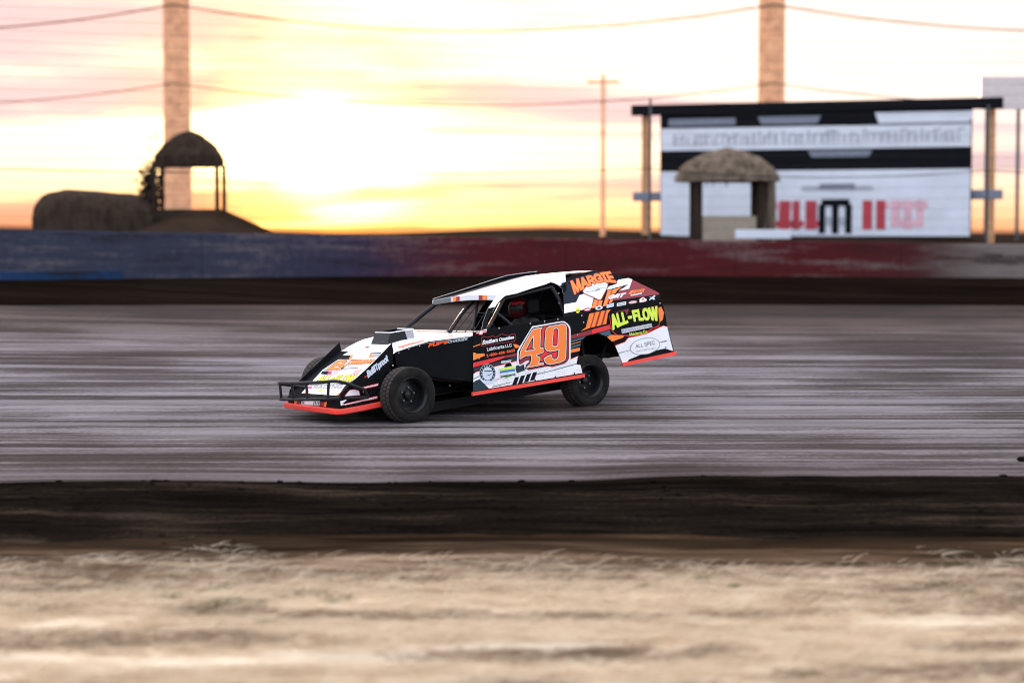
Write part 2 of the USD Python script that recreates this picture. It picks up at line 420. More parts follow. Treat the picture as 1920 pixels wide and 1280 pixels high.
def ridge(y, x0, x1, hfn, depth, seed):
    xs = np.linspace(x0, x1, 240)

    def fn(X, S):
        prof = np.sin(np.clip(S, 0, 1) * np.pi)
        h = hfn(X)
        return np.stack([X, y + (S - 0.5) * depth, -1.0 + prof * (h + 1.0) * (1 + 0 * X) + rough(X, S * 8, 0.02, 1, 0.8, seed) * prof], -1)
    return grid(xs, np.linspace(0, 1, 14), fn)


tag(obj('hills', ridge(900, -1500, 1500, lambda X: 3.2 + 2.6 * np.exp(-((X - 15) / 55) ** 2) + 1.6 * rough(X, X * 0, 0.006, 1, 1, 71) + 2.5 * np.exp(-((X + 260) / 120) ** 2), 260, 72), M_hill, smooth=True), 'low dark hills on the horizon', kind='structure')

# ------------------------------------------------------------------ the painted track wall: three stretches of cast panels
def wall_paint(name, color, wear, dirt):
    nodes = {'g': ('geometry', {}), 'm': ('mapping', {'scale': (0.35, 0.35, 3.0)}), 'n1': ('noise_texture', {'scale': 1.0, 'detail': 6.0, 'roughness': 0.65}),
             'n2': ('noise_texture', {'scale': 6.0, 'detail': 5.0, 'roughness': 0.7}), 'r': ('rgb_ramp', {'ramp': [(0.36, dirt), (0.47, color), (0.55, color), (0.66, wear)]}),
             'a': ('math', {'math_type': 'multiply_add', 'value2': 0.35}), 's': ('math', {'math_type': 'multiply_add', 'value2': 1.0, 'value3': -0.175}), 'b': ('bump', {'strength': 0.6, 'distance': 0.02}), 'p': ('principled_bsdf', {'roughness': 0.8, 'specular_ior_level': 0.08})}
    return usdkit.material(stage, f'/World/Looks/{name}', nodes, [('g.position', 'm.vector'), ('m.vector', 'n1.vector'), ('g.position', 'n2.vector'), ('n1.fac', 's.value1'), ('n2.fac', 'a.value1'), ('s.value', 'a.value3'),
                           ('a.value', 'r.fac'), ('r.color', 'p.base_color'), ('n2.fac', 'b.height'), ('b.normal', 'p.normal')], surface='p.BSDF')


def long_wall_paint(name, which):
    col = [(0.0, (0.029, 0.036, 0.060)), (0.30, (0.030, 0.034, 0.055)), (0.365, (0.030, 0.026, 0.052)), (0.395, (0.048, 0.018, 0.032)), (0.425, (0.070, 0.010, 0.013)), (0.62, (0.066, 0.0085, 0.010)), (0.66, (0.060, 0.014, 0.015)), (0.685, (0.085, 0.06, 0.055)), (0.71, (0.15, 0.125, 0.115)), (1.0, (0.16, 0.135, 0.125))]  # purple stops between blue and red: low sun glow painted into the wall colour
    nodes = {'g': ('geometry', {}), 'm': ('mapping', {'scale': (0.30, 0.30, 3.4)}), 'n1': ('noise_texture', {'scale': 1.0, 'detail': 6.0, 'roughness': 0.65}),
             'n2': ('noise_texture', {'scale': 6.0, 'detail': 5.0, 'roughness': 0.7}), 'xyz': ('separate_xyz', {}), 'wob': ('math', {'math_type': 'multiply_add', 'value2': 5.0}),
             'mr': ('map_range', {'from_min': -21.5 + 2.5, 'from_max': 26.5 + 2.5, 'to_min': 0.0, 'to_max': 1.0, 'clamp': True}), 'cr': ('rgb_ramp', {'ramp': col}),
             'a': ('math', {'math_type': 'multiply_add', 'value2': 0.35}), 's': ('math', {'math_type': 'multiply_add', 'value2': 1.0, 'value3': -0.175}),
             'w': ('map_range', {'from_min': 0.53, 'from_max': 0.70, 'to_min': 0.0, 'to_max': 0.45, 'clamp': True}), 'd': ('map_range', {'from_min': 0.47, 'from_max': 0.33, 'to_min': 0.0, 'to_max': 0.75, 'clamp': True}),
             'worn': ('mix_color', {'b': (0.17, 0.14, 0.135)}), 'dirt': ('mix_color', {'b': (0.018, 0.011, 0.010)}), 'b': ('bump', {'strength': 0.6, 'distance': 0.02}), 'p': ('principled_bsdf', {'roughness': 0.8, 'specular_ior_level': 0.08})}
    links = [('g.position', 'm.vector'), ('m.vector', 'n1.vector'), ('g.position', 'n2.vector'), ('g.position', 'xyz.vector'), ('n1.fac', 'wob.value1'), ('xyz.x', 'wob.value3'), ('wob.value', 'mr.value'), ('mr.result', 'cr.fac'),
             ('n1.fac', 's.value1'), ('n2.fac', 'a.value1'), ('s.value', 'a.value3'), ('a.value', 'w.value'), ('a.value', 'd.value'), ('cr.color', 'worn.a'), ('w.result', 'worn.fac'), ('worn.result', 'dirt.a'), ('d.result', 'dirt.fac'),
             ('dirt.result', 'p.base_color'), ('n2.fac', 'b.height'), ('b.normal', 'p.normal')]
    return usdkit.material(stage, f'/World/Looks/{name}', nodes, links, surface='p.BSDF')


M_wblue = long_wall_paint('weathered_wall_paint', 0)
M_wred = M_wgrey = M_wblue
M_wbase = wall_paint('wall_blue_base', (0.010, 0.032, 0.085), (0.03, 0.05, 0.10), (0.012, 0.016, 0.025))


def wall_top(x):
    return wall_z(x) + np.interp(x, [-34, -12, 0, 13, 34], [1.2, 1.15, 0.92, 0.87, 0.85])


def wall_panel(x0, x1, base=False):
    n = 5
    xs = np.linspace(x0 + 0.006, x1 - 0.006, n)
    y = wall_y(xs)
    zb, zt = wall_z(xs) - 0.35, wall_top(xs)
    if base:
        zb, zt = wall_z(xs) - 0.3, wall_z(xs) + 0.16
        prof = [(-0.10, zb), (-0.10, zt), (-0.072, zt + 0.02), (-0.05, zt + 0.02), (-0.05, zb)]
    else:
        prof = [(-0.06, zb), (-0.03, zt - 0.025), (-0.01, zt), (0.19, zt), (0.21, zt - 0.025), (0.24, zb)]
    k = len(prof)
    v = np.vstack([np.stack([xs, y + dy, z], -1) for dy, z in prof]).reshape(k, n, 3).transpose(1, 0, 2).reshape(-1, 3)
    f = []
    for i in range(n - 1):
        for j in range(k):
            a, b = i * k + j, i * k + (j + 1) % k
            f += [(a, b, b + k), (a, b + k, a + k)]
    for j in range(1, k - 1):
        f += [(0, j, j + 1), ((n - 1) * k, (n - 1) * k + j + 1, (n - 1) * k + j)]
    return v, np.array(f)


for nm, lab, m, x0, x1 in (('track_wall', 'blue painted concrete wall along the left of the track', M_wblue, -34.0, -3.0),
                           ('track_wall', 'red painted concrete wall behind the race car', M_wred, -3.0, 10.1),
                           ('track_wall', 'bare grey concrete wall at the far right of the track', M_wgrey, 10.1, 34.0)):
    w = thing(nm, lab, 'wall')
    n = max(1, int(round((x1 - x0) / 4.4)))
    xs_ = np.linspace(x0, x1, 40)
    core = np.vstack([np.stack([xs_, wall_y(xs_) + dy, zz_], -1) for dy, zz_ in ((0.02, wall_z(xs_) - 0.3), (0.02, wall_top(xs_) - 0.03), (0.16, wall_top(xs_) - 0.03), (0.16, wall_z(xs_) - 0.3))])
    obj('core', (core, np.array([(j * 40 + i, j * 40 + i + 1, (j + 1) * 40 + i + 1, (j + 1) * 40 + i) for j in range(3) for i in range(39)])), m, w)
    for k in range(n):
        obj('panel', wall_panel(x0 + (x1 - x0) * k / n, x0 + (x1 - x0) * (k + 1) / n), m, w, smooth=25)
    if x0 < -20:
        for k in range(4):
            obj('blue_base_strip', wall_panel(-34 + k * 6.2, -34 + (k + 1) * 6.2, True), M_wbase, w, smooth=25)

# ------------------------------------------------------------------ catch fence of poles, sagging cables and strands
M_pole = pbr('weathered_pole', (0.74, 0.36, 0.19), 0.8, vary=0.35, scale=3, bump=0.01)  # pale orange is sky glow painted into the wood colour
M_post2 = pbr('rusty_upright', (0.42, 0.22, 0.10), 0.8, vary=0.3)  # orange of the sunset glow behind the uprights, put into their colour
M_wire = pbr('fence_wire', (0.03, 0.022, 0.02), 0.7, spec=0.1)
M_steel = pbr('dark_steel', (0.05, 0.052, 0.06), 0.5, metal=0.3, vary=0.3)
fence = thing('catch_fence', 'tall catch fence of thin wires and sagging cables on poles above the wall', 'fence')
pole_x = (-24.0, -8.3, 7.3, 22.6)


def pole_pos(x):
    return np.array([x, wall_y(x) + 0.55, wall_z(x)])


for x in (-24.0, -16.6, 3.55, 12.5, 22.6):
    p = pole_pos(x)
    obj('post', tube([p + (0, 0, -0.4), p + (0, 0, 4.5)], 0.032, 8), M_steel, fence, smooth=40)
pts = []
for a, b in zip((-24.0, -16.6, 3.55, 12.5), (-16.6, 3.55, 12.5, 22.6)):
    for t in np.linspace(0, 1, 24, endpoint=False):
        x = a + (b - a) * t
        q = pole_pos(x)
        pts.append((x, q[1] - 0.1, 3.95 - 0.2 * 4 * t * (1 - t)))
obj('cable', tube(pts, 0.013, 6), M_wire, fence, smooth=True)
# a power line beyond the billboard
PYL = 66.0
pxs = (-28.6, -11.05, 8.55, 28.0)
for x, lab in zip(pxs, ('', 'thick wooden pole paled by painted-in sky glow behind the domed booth', 'thick wooden pole paled by painted-in sky glow behind the black billboard', '')):
    if lab:
        t = thing('power_pole', lab, 'pole', (x, PYL, 1.0))
        obj('pole', tube([(0, 0, -1.0), (0, 0, 5.0), (0, 0, 13.0)], [0.48, 0.45, 0.42], 16), M_pole, t, smooth=40)
for hz, sag, r, lab in ((9.75, 0.85, 0.03, 'upper sagging cable strung between the two thick pale poles'), (7.2, 0.72, 0.022, 'lower sagging cable strung between the two thick pale poles')):
    pts = []
    for a, b in zip(pxs[:-1], pxs[1:]):
        for t in np.linspace(0, 1, 30, endpoint=False):
            pts.append((a + (b - a) * t, PYL - 0.58, hz - sag * 4 * t * (1 - t)))
    tag(obj('overhead_cable', tube(pts, r, 6), M_wire, smooth=True), lab, 'cable')
for k in range(24):
    z = 1.25 + 0.27 * k
    xs = np.linspace(-24, 22.6, 60)
    pts = [(x, wall_y(x) + 0.42, max(z + 1.0 * 0, 0) + 0.9 + 0.02 * math.sin(x * 0.7 + k)) for x in xs]
    obj('wire', tube(pts, 0.0035, 3), M_wire, fence)

pole2 = thing('utility_pole', 'distant slim pole with a cross arm left of the billboard', 'utility pole', (3.55, 78, 0.5))
obj('pole', tube([(0, 0, -0.5), (0, 0, 8.0)], [0.10, 0.08], 10), M_pole, pole2, smooth=40)
obj('cross_arm', boxm(0, 0, 7.7, 1.3, 0.09, 0.10), M_pole, pole2)

# ------------------------------------------------------------------ the billboard on the right
M_black = pbr('billboard_black', (0.005, 0.0055, 0.008), 0.7, spec=0.06, vary=0.2)
M_white = pbr('billboard_white', (0.58, 0.62, 0.70), 0.55, vary=0.06, scale=1.5, dust=0.15)
M_bgrey = pbr('billboard_grey', (0.15, 0.17, 0.22), 0.6, vary=0.12)
M_bred = pbr('billboard_red', (0.36, 0.03, 0.045), 0.6, vary=0.25, scale=2)
M_bpale = pbr('billboard_letter_grey', (0.36, 0.38, 0.44), 0.6, vary=0.25, scale=3)
M_bpink = pbr('billboard_pink', (0.60, 0.36, 0.42), 0.6, vary=0.2, scale=2)
BD, BROT = 62.0, math.radians(-19.0)
MB = Gf.Matrix4d().SetScale(Gf.Vec3d(1.03, 1.0, 1.0)) * Gf.Matrix4d().SetRotate(Gf.Rotation(Gf.Vec3d(0, 0, 1), math.degrees(BROT))) * Gf.Matrix4d().SetTranslate(Gf.Vec3d(9.30, BD, 2.2))
bb = thing('billboard', 'wide black and white billboard with red lettering on steel uprights behind the wall', 'billboard', matrix=MB)
# local: x across (0 the middle of the panel), z up from the embankment; the panel faces -y
W2 = 4.72
obj('panel_board', bevel_box(0, 0.08, 2.0, 2 * W2, 0.10, 4.1, 0.015), M_black, bb)
obj('top_beam', bevel_box(-0.02, 0.06, 4.02, 11.25, 0.16, 0.34, 0.02), M_black, bb)
obj('cross_beam', bevel_box(-0.02, 0.26, 1.28, 11.25, 0.12, 0.30, 0.02), M_bgrey, bb)
for x in (-5.25, 5.25, -1.8, 1.8):
    obj('upright', bevel_box(x, 0.33, 1.7, 0.22, 0.22, 4.4 if abs(x) > 3 else 4.0, 0.02), M_post2 if abs(x) > 3 else M_steel, bb)


def board(name, x0, x1, z0, z1, m, y=0.0, slant=0.0):
    v = np.array([(x0, y, z0), (x1, y, z0), (x1 + slant, y, z1), (x0 - slant, y, z1)], float)
    w = v + (0, 0.02, 0)
    return obj(name, (np.vstack([v, w]), np.array([(0, 1, 2, 3), (7, 6, 5, 4), (0, 4, 5, 1), (1, 5, 6, 2), (2, 6, 7, 3), (3, 7, 4, 0)])), m, bb)


board('white_band', -W2 + 0.03, W2 - 0.03, 2.72, 3.42, M_white, 0.022)
board('white_band', -W2 + 0.03, W2 - 0.03, 0.02, 2.06, M_white, 0.022)
board('grey_patch', -4.45, -2.35, 3.50, 3.72, M_bgrey, 0.018)
board('white_patch', -1.55, 0.15, 3.50, 3.74, M_bgrey, 0.018, 0.12)
board('white_patch', 2.0, W2 - 0.06, 3.47, 3.80, M_white, 0.018, 0.12)
board('white_patch', -0.0, 1.7, 2.46, 2.66, M_bgrey, 0.018, 0.12)
r2 = np.random.default_rng(5)
# the lettering cannot be read in the photograph: strokes only
x = -4.3
while x < 4.3:
    w = r2.uniform(0.05, 0.14)
    h = r2.choice([0.34, 0.34, 0.42, 0.28])
    board('letter_stroke', x, x + w, 2.88, 2.88 + h, M_bpale, 0.016)
    if r2.random() < 0.5:
        board('letter_stroke', x + w + 0.004, x + w + r2.uniform(0.08, 0.14), 2.88 + h - 0.07, 2.88 + h, M_bpale, 0.016)
    x += w + r2.uniform(0.05, 0.13)
x = -1.4
while x < 3.2:
    w = r2.uniform(0.22, 0.36)
    if not 0.1 < x < 1.3:
        z0 = r2.choice([0.22, 0.22, 0.30])
        board('red_stroke', x, x + w, z0, 1.12, M_bred if x < 2.2 else M_bpink, 0.016)
        if r2.random() < 0.7:
            board('red_stroke', x + w + 0.004, x + w + 0.12, 0.30, 0.50, M_bred if x < 2.2 else M_bpink, 0.016)
        if r2.random() < 0.6:
            board('red_stroke', x + w + 0.004, x + w + 0.12, 0.86, 1.08, M_bpink, 0.016)
    x += w + r2.uniform(0.07, 0.17)
# the dark emblem in the middle of the red lettering
for k, (x0, x1, z0, z1, m) in enumerate(((0.22, 0.42, 0.1, 1.0, M_black), (0.62, 0.82, 0.1, 1.15, M_black), (1.02, 1.22, 0.1, 1.0, M_black), (0.30, 1.15, 0.95, 1.16, M_black), (0.42, 0.62, 0.35, 0.62, M_bpale), (0.82, 1.02, 0.35, 0.62, M_bpale), (-0.3, 1.85, 1.44, 1.58, M_bpale), (0.25, 1.3, 1.46, 1.64, M_bgrey))):
    board('emblem_piece', x0, x1, z0, z1, m, 0.012 - 0.0005 * k)
# a second board standing further right, only its end in view
bb2 = thing('billboard', 'pale grey board standing above the billboard at the right edge', 'sign', (15.6, 63.5, 2.0))
obj('panel_board', bevel_box(0, 0, 4.75, 1.5, 0.12, 1.05, 0.02), pbr('pale_board', (0.55, 0.50, 0.50), 0.6, vary=0.1), bb2)
obj('leg', tube([(-0.5, 0.1, -0.4), (-0.5, 0.1, 4.3)], 0.06, 8), M_steel, bb2)
obj('leg', tube([(0.5, 0.1, -0.4), (0.5, 0.1, 4.3)], 0.06, 8), M_steel, bb2)

# ------------------------------------------------------------------ domed booths
M_thatch = pbr('brown_thatch', (0.034, 0.023, 0.017), 0.95, spec=0.05, vary=0.5, scale=6, bump=0.03, bump_scale=14, squash=(1, 1, 0.3))
M_thatch2 = pbr('pale_thatch', (0.13, 0.10, 0.075), 0.95, spec=0.05, vary=0.5, scale=6, bump=0.03, bump_scale=14, squash=(1, 1, 0.3))
M_bboard = pbr('booth_boards', (0.30, 0.25, 0.19), 0.85, vary=0.25, scale=4, squash=(1, 1, 6))
M_bpost = pbr('booth_post', (0.03, 0.021, 0.016), 0.85, spec=0.05, vary=0.3)


def shaggy(n, w, h, prof, seed, rx=1.0, ry=0.8, z0=0.0, strand=0.3):
    """Thatch: an uneven domed shell with loose strands hanging down over it."""
    r = np.random.default_rng(seed)
    m = trimesh.creation.icosphere(4, 1.0)
    v = np.array(m.vertices)
    v = v[:, :]
    t = np.clip(v[:, 2], 0.0, 1)
    rad = np.interp(np.clip(t, 0, 1), [0, 0.3, 0.6, 0.85, 1.0], prof)
    d = v[:, :2] / (np.linalg.norm(v[:, :2], axis=1, keepdims=True) + 1e-9)
    q = np.stack([d[:, 0] * rad * rx * w, d[:, 1] * rad * ry * w, z0 + t * h], -1)
    q *= 1 + ((noise01(q * 3.1, 4, seed) - 0.5) * 0.16)[:, None] * np.array([1, 1, 0.3])
    parts = [(q, np.array(m.faces))]
    # strands
    ang, tt = r.uniform(0, 2 * np.pi, n), r.uniform(0, 0.97, n) ** 0.8
    rad = np.interp(tt, [0, 0.3, 0.6, 0.85, 1.0], prof)
    base = np.stack([np.cos(ang) * rad * rx * w, np.sin(ang) * rad * ry * w, z0 + tt * h], -1)
    out = np.stack([np.cos(ang), np.sin(ang), 0 * ang], -1)
    down = np.stack([np.cos(ang) * 0.5, np.sin(ang) * 0.5, -np.ones(n)], -1) + r.normal(0, 0.35, (n, 3))
    ln = r.uniform(0.4, 1.0, n)[:, None] * strand
    side = np.cross(down, out) * 0.02
    a = base + out * 0.02
    b = a + down * ln + out * 0.03
    parts.append((np.stack([a - side, a + side, b], 1).reshape(-1, 3), np.arange(3 * n).reshape(-1, 3)))
    return cat(parts)


def booth(name, label, x, y, zb, w, h_sill, h_open, dome, seed, thatch, sill_m, over=0.56, prof=(1.0, 0.93, 0.72, 0.42, 0.06), post_r=0.07):
    t = thing('booth', label, 'booth', (x, y, zb))
    d = w * 0.8
    obj('dome_roof', shaggy(900, w * over, dome, prof, seed, z0=h_sill + h_open, strand=0.16), thatch, t)
    for sx in (-1, 1):
        for sy in (-1, 1):
            obj('post', tube([(sx * w * 0.47, sy * d * 0.45, -0.3), (sx * w * 0.47, sy * d * 0.45, h_sill + h_open + 0.05)], post_r, 7), M_bpost, t)
    for sy in (-1, 1):
        obj('sill_wall', bevel_box(0, sy * d * 0.45, h_sill / 2 - 0.1, w * 0.92, 0.06, h_sill + 0.2, 0.01), sill_m, t)
    obj('lintel', bevel_box(0, -d * 0.45, h_sill + h_open - 0.01, w * 1.02, 0.09, 0.1, 0.01), M_bpost, t)
    return t


b1 = booth('booth', 'brown domed booth with a square see-through opening on the dirt heap', -9.42, 58.3, 2.62, 1.95, 0.38, 1.25, 1.05, 3, M_thatch, M_bpost, 0.53, (1.0, 0.95, 0.70, 0.38, 0.03))
b2 = booth('booth', 'shaggy pale brown booth with a beige front before the billboard', 6.35, 59.0, 1.95, 1.95, 0.86, 1.02, 0.98, 4, M_thatch2, M_bboard, 0.80, (1.0, 0.92, 0.74, 0.46, 0.08), 0.13)
obj('side_post', tube([(1.25, -0.5, -0.2), (1.22, -0.5, 1.9)], 0.16, 9), M_thatch2, b2, smooth=40)
tag(obj('white_board', bevel_box(7.25, 57.6, 2.28, 1.6, 0.06, 0.26, 0.01), M_white), 'small white board lying against the foot of the shaggy booth', 'board')
# the long low heap left of the first booth
xs = np.linspace(0, 1, 44)
hp = trimesh.creation.icosphere(4, 1.0)
v = np.array(hp.vertices)
sq = np.sign(v) * np.abs(v) ** np.array([0.42, 0.7, 0.55])
q = sq * np.array([1.80, 1.1, 1.22])
q[:, 2] = np.where(q[:, 2] > 0, q[:, 2] * (1.02 - 0.08 * q[:, 0] / 1.95), q[:, 2] * 0.3)
q *= 1 + ((noise01(q * 2.3, 4, 8) - 0.5) * 0.12)[:, None]
tag(obj('covered_stack', (q + (-12.05, 58.0, 2.28), np.array(hp.faces)), M_thatch, smooth=True), 'long low brown heap with a rounded end left of the domed booth', 'heap')

# a dry dark shrub against the left of the booth
r3 = np.random.default_rng(31)
shrub = thing('shrub', 'dark dry shrub growing against the left side of the domed booth', 'shrub', (-10.52, 58.0, 2.5))
obj('stem', tube([(0, 0, -0.3), (0.03, 0, 0.5), (0.0, 0.02, 1.3)], [0.06, 0.045, 0.02], 7), M_bpost, shrub, smooth=True)
n = 900
c = r3.normal(0, 1, (n, 3)) * (0.15, 0.20, 0.48) + (0, 0, 0.92)
d1 = r3.normal(0, 1, (n, 3))
d1 /= np.linalg.norm(d1, axis=1, keepdims=True)
d2 = np.cross(d1, r3.normal(0, 1, (n, 3)))
d2 /= np.linalg.norm(d2, axis=1, keepdims=True)
L = r3.uniform(0.05, 0.13, n)[:, None]
v = np.stack([c - d1 * L, c + d2 * L * 0.4, c + d1 * L, c - d2 * L * 0.4], 1).reshape(-1, 3)
i = np.arange(n)[:, None] * 4
obj('crown', (v, np.concatenate([i + [0, 1, 2], i + [0, 2, 3]])), M_bpost, shrub)

